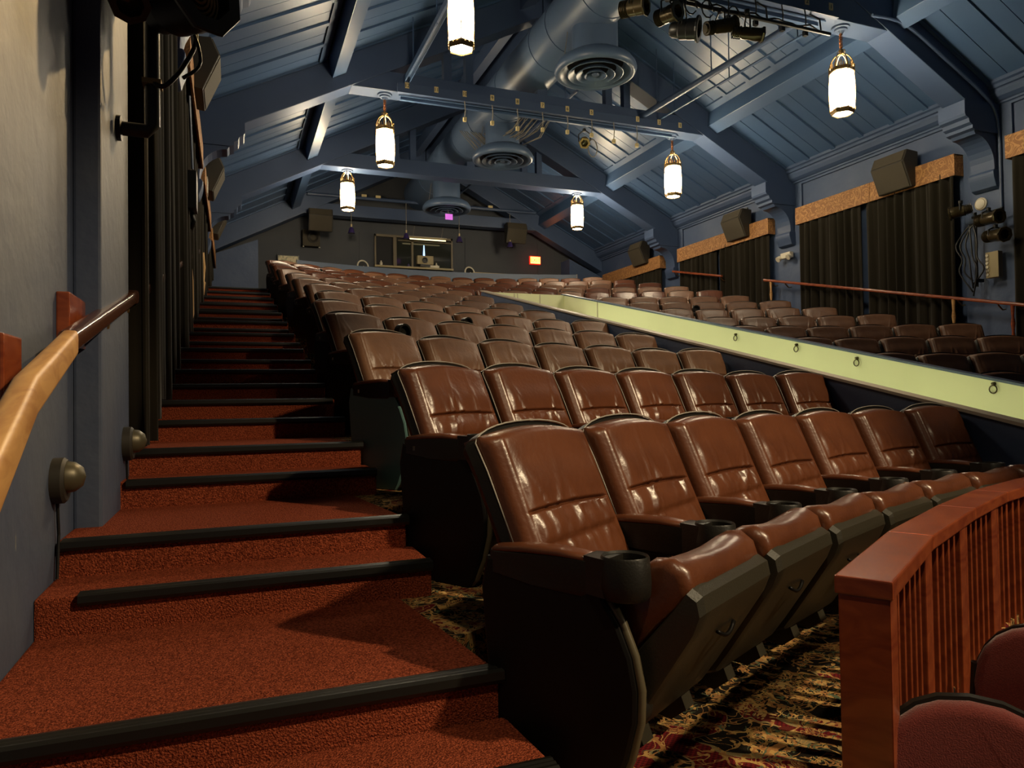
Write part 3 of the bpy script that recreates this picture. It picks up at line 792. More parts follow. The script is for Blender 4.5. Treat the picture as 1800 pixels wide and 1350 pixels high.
# ------------------------------------------------------------------ ducts
duct = thing('air_duct', 'large round blue-grey air duct along the roof ridge', 'duct', (5.25, 0, 0))
MB().tube([(0, 6.3, e(6.15)), (0, 21.0, e(6.15))], .47, 28).build('trunk', 'duct', duct, smooth=40)
for y in (8.0, 8.9, 9.4, 10.6, 11.3, 13.0, 13.6, 14.8, 16.0, 17.6, 19.2): MB().tube([(0, y, e(6.15)), (0, y+.035, e(6.15))], .482, 28).build('seam_band', 'duct', duct, smooth=40)
DN = ['nearest', 'middle', 'farthest']
for (y, z), nm in zip(((9.93, 5.12), (14.1, 5.06), (18.35, 5.07)), DN):
    t = thing('ceiling_diffuser', 'round blue-grey ceiling air diffuser with concentric rings, %s of the three' % nm, 'air vent', (5.33, y, e(z)), 0, 'round diffusers under the duct')
    MB().lathe([(.36, .10), (.36, .95)], 28).build('neck', 'duct', t, smooth=40)
    MB().lathe([(.36, .22), (.47, .20), (.58, .13), (.635, .05), (.645, 0), (.63, -.045), (.59, -.065), (.55, -.05), (.50, .03), (.44, .10), (.36, .12)], 40).build('outer_ring', 'duct', t, smooth=60)
    for r0, r1, h in ((.44, .33, -.03), (.31, .20, -.045), (.18, .09, -.055)):
        MB().lathe([(r0, h-.03), (r0-.01, h-.035), (r1, h+.045), (r1, h+.06), (r0, h-.03)], 36).build('cone_ring', 'duct', t, smooth=40)
    MB().lathe([(0, -.08), (.05, -.075), (.062, -.05), (.04, -.02), (0, -.02)], 24).build('hub', 'duct', t, smooth=40)
    MB().lathe([(0, .10), (.44, .10)], 36).build('throat', 'darkslot', t)
    for a0 in (.6, 2.6): MB().tube([(.50*math.cos(a0), .50*math.sin(a0), .16), (.30*math.cos(a0), .30*math.sin(a0), 1.5)], .006, 5).build('wire', 'cord', t)
t = thing('paper_note', 'small violet card hanging under the farthest round diffuser', 'card', (5.30, 18.05, e(4.78)))
MB().box((0, 0, 0), (.20, .006, .15)).build('card', 'purple', t); MB().tube([(0, .01, .07), (0, .12, .24)], .005, 5).build('string', 'cord', t)

# ------------------------------------------------------------------ stage lights
def spotlight(pos, d, L_=.36, r=.085, lab='', group=None, fins=True, front=8, m='spot', drop=.18, up=(0, 0, 1)):
    t = thing('stage_light', lab, 'spotlight', pos, 0, group)
    R_ = aim(d)
    MB().lathe([(0, -L_/2), (r*.55, -L_/2), (r*.75, -L_/2+.03), (r*.8, -L_*.2), (r*.95, -L_*.15), (r*.95, L_*.1), (r, L_*.12), (r, L_*.42), (r*.86, L_*.43), (r*.86, L_*.25), (0, L_*.24)], 20, rot=R_).build('body', m, t, smooth=35)
    MB().lathe([(0, L_*.30), (r*.4, L_*.29), (r*.82, L_*.26)], 20, rot=R_).build('lens', 'lens', t, smooth=0)
    MB().lathe([(r*.80, L_*.42), (r*1.22, L_*.42), (r*1.26, L_*.47), (r*1.22, L_*.5), (r*.80, L_*.5), (r*.80, L_*.42)], front, rot=R_, ph=pi/8).build('colour_frame', m, t)
    if fins:
        f = MB()
        for q in range(5): f.lathe([(r*.5, -L_*.46+q*.022), (r*1.0, -L_*.46+q*.022), (r*1.0, -L_*.45+q*.022), (r*.5, -L_*.45+q*.022)], 16, rot=R_)
        f.build('cooling_fins', m, t)
    sd = Vector(d).cross(Vector(up)).normalized(); u = Vector(up)
    P = [sd*(r+.02), sd*(r+.02)+u*drop*.7, sd*(r*.4)+u*drop, -sd*(r*.4)+u*drop, -sd*(r+.02)+u*drop*.7, -sd*(r+.02)]
    MB().tube(P, .011, 6).build('yoke', 'blackm', t)
    MB().lathe([(0, -.02), (.03, -.02), (.035, .03), (0, .05)], 10, tuple(u*(drop+.01)), rot=aim(u)).build('clamp', 'blackm', t, smooth=40)
    return t
gA = 'stage lights on the bar under the nearest tie beam'
spotlight((4.50, 7.40, e(4.66)), (.55, -.8, -.12), .34, .10, 'bronze spotlight with open front, leftmost on the lighting bar', gA)
spotlight((4.98, 7.40, e(4.66)), (.30, -.9, -.10), .32, .10, 'bronze spotlight facing us, second from left on lighting bar', gA)
t = spotlight((5.22, 7.40, e(4.52)), (.62, -.62, -.16), .36, .125, 'bulky glossy black spotlight hanging lowest on the lighting bar', gA, False, 20, 'blackm', .32)
spotlight((5.74, 7.38, e(4.64)), (.93, -.1, .25), .44, .085, 'dark bronze spotlight seen side-on on the lighting bar', gA)
spotlight((6.08, 7.28, e(4.56)), (.92, -.36, -.12), .40, .08, 'bronze spotlight with hexagonal front, rightmost on the lighting bar', gA, True, 6, drop=.26)
bar = thing('lighting_bar', 'black pipe hung below the nearest tie beam carrying stage lights', 'pipe', (0, 7.40, e(4.86)))
MB().tube([(3.6, 0, 0), (7.55, 0, 0)], .026, 10).build('pipe', 'blackm', bar, smooth=40)
for x in (3.9, 4.75, 5.6, 6.5, 7.4): MB().tube([(x, 0, 0), (x, .02, .18), (x, .22, .37)], .012, 6).build('hanger', 'blackm', bar)
for x in (4.62, 5.3, 5.55, 5.95):
    MB().tube([(x+.09*math.cos(q*pi/5), -.03, -.06+.12*math.sin(q*pi/5)+.004*q) for q in range(10)], .009, 6).build('cable_loop', 'blackm', bar, smooth=0)
MB().tube([(3.7+.1*q, .015+.02*math.sin(q*2.1), .045+.02*math.sin(q*1.3)) for q in range(38)], .012, 6).build('cable', 'blackm', bar, smooth=0)

def outlet_strip(yf, x0, x1, tags, k, cords):
    t = thing('wireway', 'long grey outlet strip with numbered tags along the %s tie beam' % k, 'outlet strip', (0, yf, 0))
    MB().b2((x0, -.07, e(5.20)), (x1, -.002, e(5.36))).build('channel', 'truss', t, bevel=.006)
    MB().tube([(x0+.05, .08, e(5.205)), (x1-.1, .08, e(5.205))], .014, 6).build('conduit', 'roof', t, smooth=40)
    MB().b2((x0+.1, .16, e(5.17)), (x1-.15, .22, e(5.225))).build('lower_channel', 'roof', t, bevel=.004)
    for num, x in tags:
        g = MB().b2((x-.035, -.078, e(5.275)), (x+.035, -.071, e(5.375))).build('number_tag', 'label', t)
        o = text('digit', str(num), .085, 'blackm', g); o.location = (x, -.081, e(5.295)); o.rotation_euler = (pi/2, 0, 0)
    for x, l in cords:
        c = MB().tube([(x, -.06, e(5.21)), (x+.01, -.07, e(5.21-l*.5)), (x, -.06, e(5.21-l))], .009, 6).build('pigtail', 'blackm' if k == 'nearest' else 'cord', t)
        MB().box((x, -.06, e(5.21-l-.03)), (.055, .05, .07)).build('plug', 'blackm' if k == 'nearest' else 'label', c)
def xs_at(px, Y, n0, n1): pass
TB = [(12, 2.78), (11, 3.29), (10, 3.80), (9, 4.31), (8, 4.79), (7, 5.28), (6, 5.78), (5, 6.28), (3, 7.27), (2, 7.75), (1, 8.23)]
outlet_strip(YT[2]-.19, 2.62, 8.35, TB, 'second', [(3.80, .30), (4.31, .30), (4.79, .34), (5.28, .3), (5.78, .28), (6.28, .28), (6.75, .34), (7.25, .36)])
TA = [(1, 7.70), (2, 7.28), (3, 6.86), (4, 6.44), (5, 6.02), (6, 5.6), (7, 5.18)]
outlet_strip(YT[1]-.19, 2.7, 7.85, TA, 'nearest', [(7.25, .30), (6.86, .30), (6.42, .30), (5.98, .32), (4.1, .3)])
spotlight((6.33, 12.28, e(4.92)), (-.35, -.7, -.55), .26, .09, 'small brass lamp with hanging cable loop under the second tie beam', None, False, 6, 'bronze', .2)
o = thing('cable_loop', 'pale cable loop dangling beside the brass lamp under second tie beam', 'cable', (6.46, 12.2, e(4.80)))
MB().tube([(.10*math.cos(q*pi/6-.8), .0, -.02+.17*math.sin(q*pi/6-.8)) for q in range(13)], .010, 6).build('loop', 'cord', o, smooth=0)
# tracks and conduits running between the ties
def run(lab, x0, x1, z, y0, y1, r, m, nm, cat, square=False):
    t = thing(nm, lab, cat, (x0, y0, e(z)))
    if square:
        q = MB(); dx = x1-x0; L_ = y1-y0
        for ox, oz, w_, h_ in ((-.04, 0, .012, .10), (.04, 0, .012, .10), (0, .045, .08, .012)):
            q.prism([(ox-w_/2, oz-h_/2), (ox+w_/2, oz-h_/2), (ox+w_/2, oz+h_/2), (ox-w_/2, oz+h_/2)], 'y', 0, L_)
        q.build('channel', m, t)
    else: MB().tube([(0, 0, 0), (x1-x0, y1-y0, 0)], r, 10).build('tube', m, t, smooth=40)
    for y in (.5, (y1-y0)*.5, y1-y0-.5):
        f = y/(y1-y0); x = (x1-x0)*f; MB().tube([(x, y, 0), (x, y, max(.1, panel_z(x0+x)-e(z)))], .010, 6).build('hanger_rod', m, t)
run('grey steel channel hung between the nearest two tie beams, left side', 2.78, 2.78, 5.42, 8.0, 11.9, .05, 'roof', 'steel_channel', 'channel', True)
run('thick dark blue pipe under right roof slope between the ties', 7.70, 7.40, 5.42, 7.98, 11.95, .055, 'truss', 'roof_pipe', 'pipe')
run('thin grey conduit beside the dark pipe under right roof slope', 8.05, 7.78, 5.40, 7.98, 11.95, .022, 'roof', 'conduit', 'pipe')
run('thin conduit along the ridge above the third tie beam', 6.2, 6.1, 5.9, 12.3, 20.6, .03, 'truss', 'conduit', 'pipe')
t = thing('conduit', 'long pale conduit with clips running across in front of the back tie beam', 'pipe', (0, 20.45, e(5.75)))
MB().tube([(1.95, 0, 0), (8.8, 0, 0)], .05, 8).build('tube', 'truss', t, smooth=40)
for x in (3.0, 3.5, 3.9, 7.3): MB().box((x, -.03, .06), (.14, .06, .07)).build('clip', 'label', t)
t = thing('cable_bundle', 'tangle of thin cables hanging behind the second tie beam', 'cables', (6.0, 13.2, e(5.5)))
for q in range(14):
    x0 = rnd.uniform(-.5, .3); MB().tube([(x0, 0, .35), (x0-.25+rnd.uniform(-.1, .1), .4, -.05+rnd.uniform(-.05, .1)), (x0-.7, .9+rnd.uniform(0, .3), -.25), (x0-1.0, 1.3, .2)], .009, 5).build('cable', 'cord', t, smooth=0)

# ------------------------------------------------------------------ wall speakers
def wall_speaker(pos, face, lab, s=1.0):
    """face: +1 looks towards +x, -1 towards -x, 0 towards -y"""
    rz = {1: pi/2, -1: -pi/2, 0: 0}[face]
    t = thing('wall_speaker', lab, 'speaker', pos, rz, 'brown surround speakers')
    t.scale = (s, s, s)
    # local: faces -y, back plate at y=0
    P = [(-.03, .34), (-.30, .36), (-.40, .14), (-.20, -.32), (-.06, -.30)]
    rings = []
    for x, sc in ((-.34, .9), (-.335, .93), (.335, .93), (.34, .9)): rings.append([(x*(1 if abs(x) > .3 else 1), y*sc, z*sc) for y, z in P])
    MB().loft(rings).build('cabinet', 'speakerd', t, bevel=.008)
    f1 = [(-.30, .355), (-.404, .142), (-.41, .142), (-.308, .365)]
    def plate(a, b, nm):
        n = Vector((a[1]-b[1], -(a[0]-b[0]))).normalized()
        if n.x > 0: n = -n
        o = n*.012
        q = [(a[0], a[1]), (b[0], b[1]), (b[0]+o.x, b[1]+o.y), (a[0]+o.x, a[1]+o.y)]
        MB().prism([(y*.93, z*.93) for y, z in q], 'x', -.31, .31).build(nm, 'speaker', t, bevel=.003)
    plate((-.305, .35), (-.395, .15), 'upper_grille'); plate((-.395, .13), (-.205, -.305), 'lower_grille')
    MB().tube([(0, -.03, .2), (0, .10, .28)], .03, 8).build('bracket', 'blackm', t); MB().b2((-.06, .085, .15), (.06, .11, .45)).build('wall_plate', 'blackm', t)
for y, z, nm in ((9.25, 3.83, 'nearest'), (13.5, 3.89, 'middle'), (17.75, 4.05, 'farthest')):
    wall_speaker((XR-.13, y, e(z)), -1, 'brown wedge speaker above the right wall curtains, %s of three' % nm)
for y, z, nm in ((9.3, 3.92, 'nearest'), (13.6, 3.92, 'middle'), (17.8, 4.1, 'farthest')):
    wall_speaker((XL+.13, y, e(z)), 1, 'brown wedge speaker high on the left wall, %s of three' % nm)
wall_speaker((2.28, 20.5, e(4.98)), 0, 'brown wedge speaker hung at the back, left of booth window', .95)
wall_speaker((8.08, 20.5, e(5.02)), 0, 'brown wedge speaker hung at the back above the exit sign', .95)
t = thing('wall_cabinet', 'square brown cabinet with round driver on the back wall', 'speaker', (2.1, 21.1, e(4.64)))
MB().box((0, 0, 0), (.48, .22, .46)).build('case', 'speaker', t, bevel=.01); MB().lathe([(.16, 0), (.17, .02), (.14, .03), (.05, -.02), (0, -.02)], 20, (.05, -.115, .02), rot=aim((0, -1, 0))).build('driver', 'speakerd', t, smooth=40)
for x in (-.22, .22): MB().lathe([(0, 0), (.03, 0), (.02, .03), (0, .03)], 10, (x, -.1, -.27)).build('foot', 'white', t)

# ------------------------------------------------------------------ curtains and valances
def curtain(side, y0, y1, k, lab):
    x0 = XR-.16 if side > 0 else XL+.11
    ph = rnd.uniform(0, 6); nf = (y1-y0)/.205
    def fn(a, b):
        y = y0+(y1-y0)*a; fl = max(F(1), e(-.776)+.2254*(y-1.953)-.02) if side > 0 else None
        if side < 0:
            j = math.floor((y-Y0)/PITCH); fl = RISE*(j+1)+(RISE/2 if (y-Y0)-j*PITCH > .853 else 0)+.015
            fl = max(0, fl)
        z = e(3.60)*(1-b)+fl*b
        sq = .5+.5*b
        f = math.sin(2*pi*nf*a+ph+1.3*math.sin(9*a+ph)+.6*b*math.sin(5*a))*(1+.5*math.sin(13*a+ph))
        f2 = math.sin(2*pi*nf*a*2.1+1+ph)
        dx = (.035+.018*b)*f+.012*f2*(1-b)
        return (x0-dx if side > 0 else x0+dx*.9, y+.02*math.sin(2*pi*nf*a*2+ph)*b, z)
    o = grid(int(nf*12), 10, fn).build('curtain', 'curtain', smooth=0)
    md = o.modifiers.new('thick', 'SOLIDIFY'); md.thickness = .008
    tag(o, lab, 'curtain', 'black curtains along the side walls')
def valance(side, y0, y1, lab):
    xw = XR if side > 0 else XL; s = -1 if side > 0 else 1
    t = thing('valance', lab, 'valance', (xw, y0, e(3.52)), 0, 'gold damask valances')
    L_ = y1-y0; mid = L_*.47
    for a, b in ((0, mid-.004), (mid+.004, L_)):
        MB().b2((s*.20, a, 0), (s*.225, b, .35)).build('front_panel', 'valance', t, bevel=.004)
    for y in (0, L_-.02): MB().b2((0, y, 0), (s*.20, y+.02, .35)).build('return', 'valance', t)
    MB().b2((0, 0, .33), (s*.20, L_, .348)).build('top_board', 'blackm', t)
BN = ['nearest the stage', 'in the second bay', 'in the third bay', 'in the farthest bay']
for i in range(4):
    y0, y1 = YT[i]+.44, YT[i+1]-.42
    if i == 0: y0 = YT[0]+.44
    if i == 3: y1 = 20.1
    for side, nm in ((1, 'right'), (-1, 'left')):
        if side < 0: ya, yb = (4.36 if i == 0 else YT[i]+.42), YT[i+1]-.46
        else: ya, yb = y0, y1
        valance(side, ya-.02, yb+.02, 'tan gold damask valance on the %s wall %s' % (nm, BN[i]))
        m = (ya+yb)/2+(.12 if side > 0 else 0)
        curtain(side, ya+.03, m-.05, i, 'black velour curtain, front half on the %s wall %s' % (nm, BN[i]))
        curtain(side, m+.05, yb-.03, i, 'black velour curtain, rear half on the %s wall %s' % (nm, BN[i]))

# ------------------------------------------------------------------ handrails
lr = thing('handrail', 'long handrail on the left wall, bare oak near end and dark wrapped beyond', 'handrail')
def rail_sec(pts, w_, h_, nm, m, par, bev=.012):
    rings = []
    for x, y, z in pts:
        rings.append([(x+w_/2*math.copysign(abs(math.cos(a))**.45, math.cos(a)), y, z+h_/2*math.copysign(abs(math.sin(a))**.45, math.sin(a))) for a in [2*pi*q/16+.05 for q in range(16)]])
    return MB().loft(rings).build(nm, m, par, smooth=50)
def rz(y): return e(.215+.2275*(y-2.78))
rail_sec([(-.31, 1.05, e(-.16)), (-.40, 1.75, e(.02)), (-.505, 2.76, e(.205))], .05, .088, 'oak_section', 'oak', lr)
rail_sec([(-.512, 2.77, rz(2.77)), (-.515, 4.4, rz(4.4))], .062, .070, 'wrapped_section', 'darkwood', lr)
rail_sec([(-.512, 4.41, rz(4.41)), (-.512, 5.6, rz(5.6))], .068, .074, 'wrapped_section', 'darkwood', lr)
rail_sec([(-.512, 5.61, rz(5.61)), (-.512, 20.4, rz(20.4))], .058, .066, 'wrapped_section', 'darkwood', lr)
for y in (2.40, 3.42): MB().b2((XL, y-.28 if y > 3 else y-.10, rz(y)-.13), (XL+.045, y+.3 if y > 3 else y+.08, rz(y)+.07)).build('wall_block', 'wood', lr, bevel=.006)
for y in (2.42, 3.6, 4.25, 7.8, 12.1, 16.4):
    MB().tube([(XL+.03, y, rz(y)-.05), (XL+.06, y, rz(y)-.075), (-.515, y, rz(y)-.06), (-.512, y, rz(y)-.02)], .012, 6).build('bracket', 'bronze', lr, smooth=40)
def rz2(y): return e(1.29+.2254*(y-7.21))
for k, (a, b, lab) in enumerate(((3.5, 12.63, 'long red wooden handrail on the right wall in front of curtains'), (14.08, 16.11, 'short red wooden handrail near the far end of right wall'))):
    t = thing('handrail', lab, 'handrail')
    rail_sec([(XR-.30, a, rz2(a)), (XR-.30, b, rz2(b))], .05, .055, 'rail', 'wood', t)
    ps = (7.5, 8.15, 12.4, 12.0) if k == 0 else (16.0, 14.15)
    for y in ps:
        MB().tube([(XR-.13, y, rz2(y)-.10), (XR-.2, y, rz2(y)-.11), (XR-.30, y, rz2(y)-.03)], .012, 6).build('bracket', 'bronze', t)
    if k == 0:
        for y in (7.28, 8.22, 12.42): MB().lathe([(.022, -.9), (.03, -.5), (.018, -.42), (.032, -.3), (.02, -.2), (.03, -.02), (0, -.02)], 10, (XR-.30, y, rz2(y))).build('turned_post', 'oak' if y > 7.5 else 'wood', t, smooth=40)
for y, z, lab in ((3.10, -.28, 'bronze domed step light low on the left wall, nearer'), (4.62, -.19, 'bronze domed step light low on left pilaster edge, farther')):
    yy = y if y < 4 else 4.1
    zz = z if y < 4 else -.20
    xw = XL if y < 4 else XL+.105
    t = thing('step_light', lab, 'light', (xw, yy, e(zz)), 0, 'domed step lights')
    MB().lathe([(0, 0), (.085, 0), (.085, .035), (.075, .045), (0, .045)], 24, rot=aim((1, 0, 0))).build('base', 'speakerd', t, smooth=40)
    MB().lathe([(.06, .04), (.055, .07), (.035, .095), (0, .105)], 20, (0, 0, .012), rot=aim((1, 0, 0))).build('dome', 'olive', t, smooth=0)
    MB().tube([(.012, 0, -.08), (.014, .012, -.2), (.012, -.008, -.36)], .006, 5).build('cord', 'blackm', t)

# ------------------------------------------------------------------ fittings on the side walls
t = thing('boom_pipe', 'dark upright pipe with elbow arm on the left wall carrying spotlights', 'pipe', (0, 3.9, 0))
MB().tube([(-.36, 0, e(2.75)), (-.36, 0, e(1.36)), (-.385, 0, e(1.335)), (XL+.10, 0, e(1.335))], .034, 12).build('pipe', 'blackm', t, smooth=40)
MB().lathe([(0, 0), (.06, 0), (.06, .02), (0, .03)], 16, (XL+.105, 0, e(1.335)), rot=aim((1, 0, 0))).build('flange', 'blackm', t)
MB().tube(curve_pts([(-.36, -.03, e(1.57)), (-.30, -.05, e(1.55)), (-.22, -.04, e(1.66)), (-.16, -.02, e(1.82)), (-.20, -.05, e(1.98))]), .012, 6).build('cable', 'blackm', t, smooth=0)
MB().tube(curve_pts([(-.3, -.04, e(2.0)), (-.2, -.06, e(1.9)), (-.14, -.04, e(1.7)), (-.22, -.05, e(1.6))]), .009, 6).build('cable', 'blackm', t, smooth=0)
MB().box((-.36, 0, e(1.97)), (.12, .09, .09)).build('clamp', 'blackm', t); MB().box((-.36, 0, e(1.57)), (.085, .09, .025)).build('clamp', 'bronze', t)
spotlight((-.22, 3.75, e(1.93)), (.62, -.78, -.06), .40, .155, 'large black spotlight with ribbed lens at the top of left wall', 'spotlights on the left wall', False, 8, 'blackm', .26)
fr = MB()
R_ = aim((.62, -.78, -.06))
for q in range(5): fr.lathe([(.03+.022*q, .135-.008*q), (.036+.022*q, .142-.008*q), (.042+.022*q, .135-.008*q)], 28, (-.22, 3.75, e(1.93)), rot=R_)
o = fr.build('lens_rib', 'fresnel', [x for x in bpy.data.objects if x.get('label', '').startswith('large black spotlight')][0], smooth=40)
o.location = (.22, -3.75, -e(1.93)); o['kind'] = 'stuff'
spotlight((-.44, 3.62, e(1.86)), (.2, -.7, -.7), .30, .07, 'small black spotlight behind the upright pipe on the left wall', 'spotlights on the left wall', False, 8, 'blackm', .18)
t = thing('junction_box', 'black box with cables on the left wall between curtains', 'box', (XL+.17, 9.2, e(2.48)))
MB().box((0, 0, 0), (.14, .30, .44)).build('case', 'blackm', t, bevel=.006)
MB().tube([(.03, -.18, .22), (.02, -.22, .6), (0, -.3, 1.2), (.0, -.3, 1.9)], .016, 6).build('conduit', 'duct', t, smooth=40); MB().tube([(0, .1, -.2), (.03, .1, -.32), (-.02, .16, -.42)], .03, 6).build('cable', 'blackm', t, smooth=0)
for y, lab in ((13.6, 'tan knotted rope hanging from the left handrail'), (9.6, 'thin looped rope on the left wall under the handrail')):
    t = thing('curtain_rope', lab, 'rope', (XL+.14, y, rz(y)-.05))
    MB().tube([(0, 0, 0), (.02, .05, -.25), (0, .08, -.5), (.02, .02, -.52), (0, -.1, -.75)] if y > 10 else [(0, 0, .05), (.02, .1, -.2), (.02, .2, -.6), (0, 0, -.78)], .028 if y > 10 else .014, 7).build('rope', 'rope', t, smooth=0)
t = thing('wall_label', 'small pale notice card on the left wall by the far curtain', 'sign', (XL+.26, 12.4, e(3.45)))
MB().box((0, 0, 0), (.012, .26, .26)).build('card', 'white', t)
t = thing('smoke_detector', 'round white detector on the right pilaster', 'detector', (XR-.05, 7.89, e(2.98)))
MB().lathe([(0, .05), (.05, .05), (.085, .035), (.10, .02), (.10, 0), (0, 0)], 24, rot=aim((-1, 0, 0))).build('body', 'white', t, smooth=40); MB().lathe([(.075, .036), (.08, .044), (.085, .036)], 24, rot=aim((-1, 0, 0))).build('vent_ring', 'board', t, smooth=0)
gR = 'stage lights on the right pilaster'
pp = thing('light_boom', 'black upright pipe with cables on the right pilaster', 'pipe', (XR-.24, 7.86, e(2.2)))
MB().tube([(0, 0, .62), (0, 0, -.55)], .022, 8).build('pipe', 'blackm', pp, smooth=40)
MB().tube([(0, .05, .55), (-.02, -.45, .58)], .02, 8).build('arm', 'blackm', pp)
for q in range(5):
    a0 = rnd.uniform(-.2, .3); MB().tube(curve_pts([(-.03, .02*q, .45), (-.06, a0*.7+.08, .15), (-.05, a0*.5+.05, -.1), (-.06, a0*.8, -.3), (-.02, .05, -.45-.06*q)]), .012, 6).build('cable', 'blackm', pp, smooth=0)
for z in (.45, -.45): MB().box((.06, 0, z), (.14, .05, .05)).build('standoff', 'blackm', pp)
spotlight((XR-.40, 7.98, e(2.86)), (-.45, .8, -.12), .32, .09, 'bronze spotlight over the curtain edge, uppermost left on right pilaster', gR, True, 8, 'spot', .12)
spotlight((XR-.38, 7.55, e(2.64)), (-.2, -.95, -.05), .42, .095, 'long bronze spotlight pointing toward the stage on right pilaster', gR, True, 8, 'spot', .12)
spotlight((XR-.38, 7.45, e(2.36)), (-.3, -.9, -.12), .40, .095, 'dark bronze spotlight below the long one on right pilaster', gR, True, 8, 'spot', .12)
t = thing('dimmer_box', 'olive dimmer box with six pale sockets on the right pilaster', 'box', (XR-.17, 7.63, e(1.96)))
MB().box((0, 0, 0), (.10, .20, .40)).build('case', 'board', t, bevel=.006)
for q in range(6): MB().lathe([(0, 0), (.024, 0), (.022, .014), (0, .016)], 12, (-.05, .07, .15-.06*q), rot=aim((-1, 0, 0))).build('socket', 'white', t)
t = thing('emergency_light', 'twin-headed emergency light on the right pilaster by the second bay', 'light', (XR-.14, 12.1, e(2.96)))
MB().box((0, 0, 0), (.10, .28, .12)).build('case', 'white', t, bevel=.01)
for y in (-.14, .16): MB().lathe([(0, -.05), (.05, -.04), (.06, .04), (0, .04)], 14, (-.07, y, -.05), rot=aim((-.8, .1, -.5))).build('lamp_head', 'white', t, smooth=40)
t = thing('wall_conduit', 'bent blue conduit along the nearest right rafter and down its bracket', 'pipe', (0, YT[1]-.225, 0))
MB().tube(curve_pts([(8.5, 0, e(5.37)), (8.95, 0, e(5.38)), (9.3, 0, e(5.29)), (10.0, 0, e(4.94)), (10.65, 0, e(4.60)), (10.96, 0, e(4.36)), (11.06, 0, e(4.0)), (11.07, 0, e(3.3)), (11.07, 0, e(2.7))], 4), .024, 8).build('tube', 'truss', t, smooth=40)

# ------------------------------------------------------------------ back of the hall
par = link('parapet', None, kind='structure')
def parc(x): return 19.95+.62*(1-((x-5.7)/4.2)**2)
N_ = 14
for i in range(N_):
    xa = 1.62+(9.95-1.62)*i/N_; xb = 1.62+(9.95-1.62)*(i+1)/N_
    MB().prism([(xa, parc(xa)), (xb, parc(xb)), (xb, parc(xb)+.10), (xa, parc(xa)+.10)], 'z', F(14), e(3.80)).build('parapet_panel', 'parapet', par)
MB().b2((1.60, parc(1.6), F(14)), (1.63, parc(1.6)+.12, e(3.81))).build('end_cap', 'blackm', par); MB().b2((9.93, parc(9.93)-.005, F(14)), (9.955, parc(9.93)+.11, e(3.81))).build('end_cap', 'rim', par)
# projection booth window
YW = 21.25
bw_ = link('window_1', None, kind='structure')
def wbox(x0, x1, z0, z1, d0, d1, nm, m): return MB().b2((x0, YW-d0, e(z0)), (x1, YW-d1, e(z1))).build(nm, m, bw_)
wbox(3.97, 6.27, 4.00, 4.86, .012, 0, 'dark_interior', 'darkslot')
for x0, x1, z0, z1 in ((3.92, 6.32, 4.86, 4.93), (3.92, 6.32, 3.94, 4.0), (3.92, 3.97, 3.94, 4.93), (6.27, 6.32, 3.94, 4.93), (4.48, 4.58, 4.0, 4.86), (5.03, 5.09, 4.0, 4.78), (4.62, 6.27, 4.76, 4.80)): wbox(x0, x1, z0, z1, .09, 0, 'window_frame', 'frame')
wbox(4.58, 5.03, 4.0, 4.8, .035, .02, 'pane', 'screen'); wbox(5.09, 6.27, 4.0, 4.8, .045, .03, 'pane', 'screen')
wbox(3.9, 6.3, 3.93, 3.985, .22, .05, 'sill', 'board')
t = thing('projector', 'beige projector box with round lens standing in booth window', 'projector', (5.42, YW-.16, e(4.0)))
MB().box((0, 0, .20), (.50, .16, .26)).build('case', 'board', t, bevel=.01); MB().lathe([(.0, 0), (.085, 0), (.09, .03), (.06, .035), (.05, .01), (0, .01)], 20, (-.02, -.08, .19), rot=aim((0, -1, 0))).build('lens', 'blackm', t, smooth=40)
MB().box((0, 0, .035), (.3, .14, .07)).build('stand', 'blackm', t)
t = thing('light_slot', 'thin bluish-white lit gap inside booth window above the projector', 'light', (5.42, YW-.06, e(4.36)))
MB().prism([(-.03, 0), (.03, 0), (.012, .32), (-.012, .32)], 'y', -.01, 0).build('glow', 'blue_lamp', t)
for i, (x, h, m, lab) in enumerate(((4.10, .14, 'white', 'small white bottle at left end of the booth window sill'), (5.65, .05, 'white', 'flat pale equipment tray on the booth window sill'), (4.92, .10, 'violet_shade', 'small violet gadget behind the booth glass'), (5.78, .16, 'white', 'pale knobbed device right of the projector in booth window'))):
    t = thing('booth_item', lab, 'equipment', (x, YW-.14, e(3.985)))
    if i == 1: MB().box((0, 0, .04), (.42, .1, .07)).build('tray', m, t, bevel=.006)
    else: MB().lathe([(0, 0), (.04, 0), (.042, h*.6), (.02, h*.75), (.022, h), (0, h)], 12).build('body', m, t, smooth=40)
t = thing('fluorescent_fixture', 'pale yellow fluorescent fixture tilted above the booth window', 'light', (5.43, 20.9, e(4.82)))
MB().box((0, 0, 0), (1.22, .12, .05)).build('tray', 'board', t, bevel=.008)
MB().tube([(-.58, -.045, -.04), (.58, -.045, -.04)], .018, 8).build('tube', 'dimtube', t); MB().box((0, -.02, .03), (1.22, .1, .012)).build('reflector', 'white', t)
for x in (-.42, .46): MB().tube([(x, 0, .02), (x+.12, .25, .42)], .008, 5).build('suspension_wire', 'cord', t)
for i, (x, z) in enumerate(((3.12, 4.75), (4.68, 4.69), (6.27, 4.70), (7.88, 4.65))):
    t = thing('pendant_lamp', 'tiny violet cone pendant lamp on a cord before the back wall, %s from left' % ORD[i+1], 'lamp', (x, 20.3, e(z)), 0, 'violet cone pendants')
    MB().lathe([(.02, .12), (.05, .10), (.10, -.06), (.092, -.06), (.04, .09)], 16).build('shade', 'violet_shade', t, smooth=40); MB().lathe([(0, -.05), (.07, -.055), (0, -.062)], 12).build('bulb', 'white', t)
    MB().tube([(0, 0, .1), (0, 0, .98)], .010, 6).build('cord', 'cord', t); MB().tube([(0, 0, .11), (0, 0, .2)], .022, 8).build('socket', 'label', t)
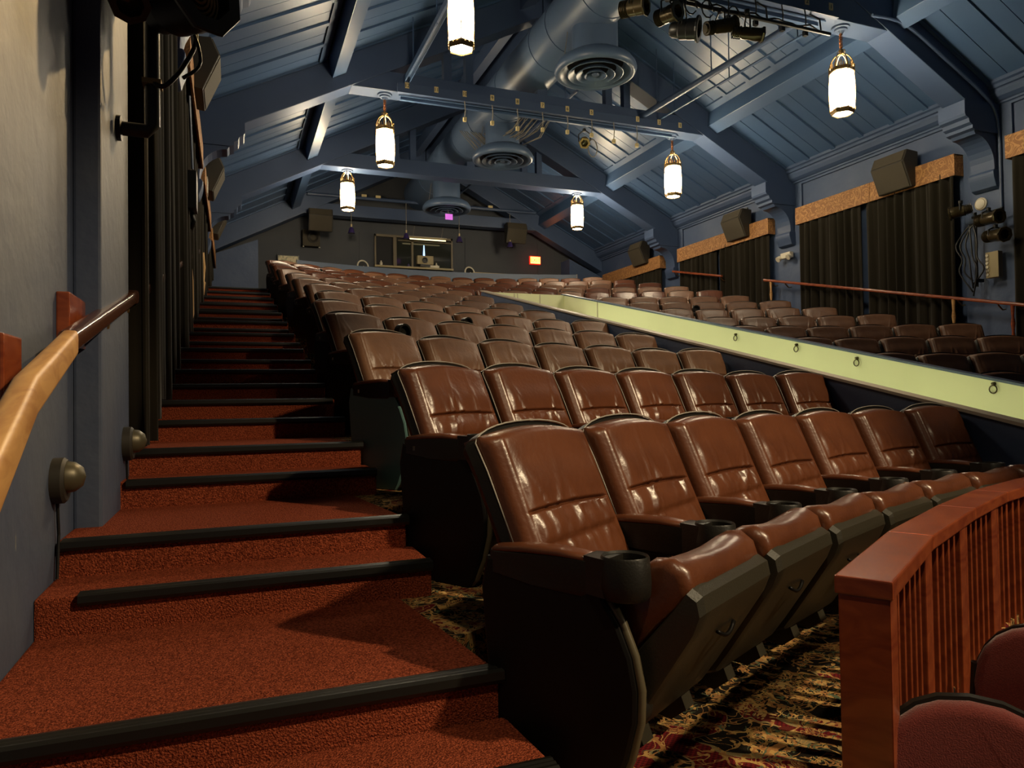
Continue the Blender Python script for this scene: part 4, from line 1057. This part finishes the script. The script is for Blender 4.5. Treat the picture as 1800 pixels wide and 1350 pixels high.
t = thing('exit_sign', 'lit red and amber EXIT sign on the back wall at right', 'sign', (9.06, 21.15, e(4.42)))
MB().box((0, .02, 0), (.38, .08, .27)).build('case', 'exitcase', t, bevel=.01); MB().box((0, -.025, 0), (.33, .01, .21)).build('face', 'exit', t)
o = text('lettering', 'EXIT', .165, 'exitred', t); o.location = (0, -.034, -.055); o.rotation_euler = (pi/2, 0, 0)
l = bpy.data.lights.new('exit_lamp', 'POINT'); l.energy = 1.2; l.color = (1, .08, .06); l.shadow_soft_size = .1
o = bpy.data.objects.new('exit_lamp', l); COL.objects.link(o); o.location = (9.0, 20.95, e(4.45)); 
t = thing('framed_picture', 'pale landscape picture in a black frame on the back wall at left', 'picture', (1.48, 21.17, e(3.93)))
MB().box((0, 0, 0), (.60, .03, .44)).build('frame', 'blackm', t, bevel=.006); MB().box((0, -.018, 0), (.54, .01, .38)).build('print', 'picture', t)
for x, y, z, lab in ((3.50, 20.75, 3.86, 'round ring-shaped lamp behind the back parapet, left of booth window'), (6.72, 20.75, 3.84, 'round ring-shaped lamp behind the back parapet, right of booth window')):
    t = thing('ring_lamp', lab, 'lamp', (x, y, e(z)), 0, 'ring lamps on the parapet')
    MB().lathe([(.15, -.02), (.18, -.015), (.19, .01), (.175, .03), (.15, .02), (.15, -.02)], 24, rot=aim((.3, -1, .1))).build('ring', 'white', t, smooth=50); MB().lathe([(0, -.01), (.145, -.01), (.145, .005), (0, .005)], 20, rot=aim((.3, -1, .1))).build('inner_disc', 'blackm', t)
    MB().lathe([(0, -.2), (.06, -.2), (.06, -.17), (0, -.16)], 12).build('foot', 'blackm', t); MB().lathe([(0, 0), (.03, 0), (.02, .03), (0, .035)], 10, (.02, -.02, -.02), rot=aim((.3, -1, .1))).build('bulb', 'white', t)
t = thing('console_desk', 'narrow pale desk edge behind the parapet right of booth window', 'desk', (7.35, 20.8, e(3.82)))
MB().box((0, 0, 0), (1.1, .3, .05)).build('top', 'board', t); MB().box((.3, 0, -.6), (.05, .28, 1.1)).build('leg', 'blackm', t); MB().box((-.4, 0, -.6), (.05, .28, 1.1)).build('leg', 'blackm', t)
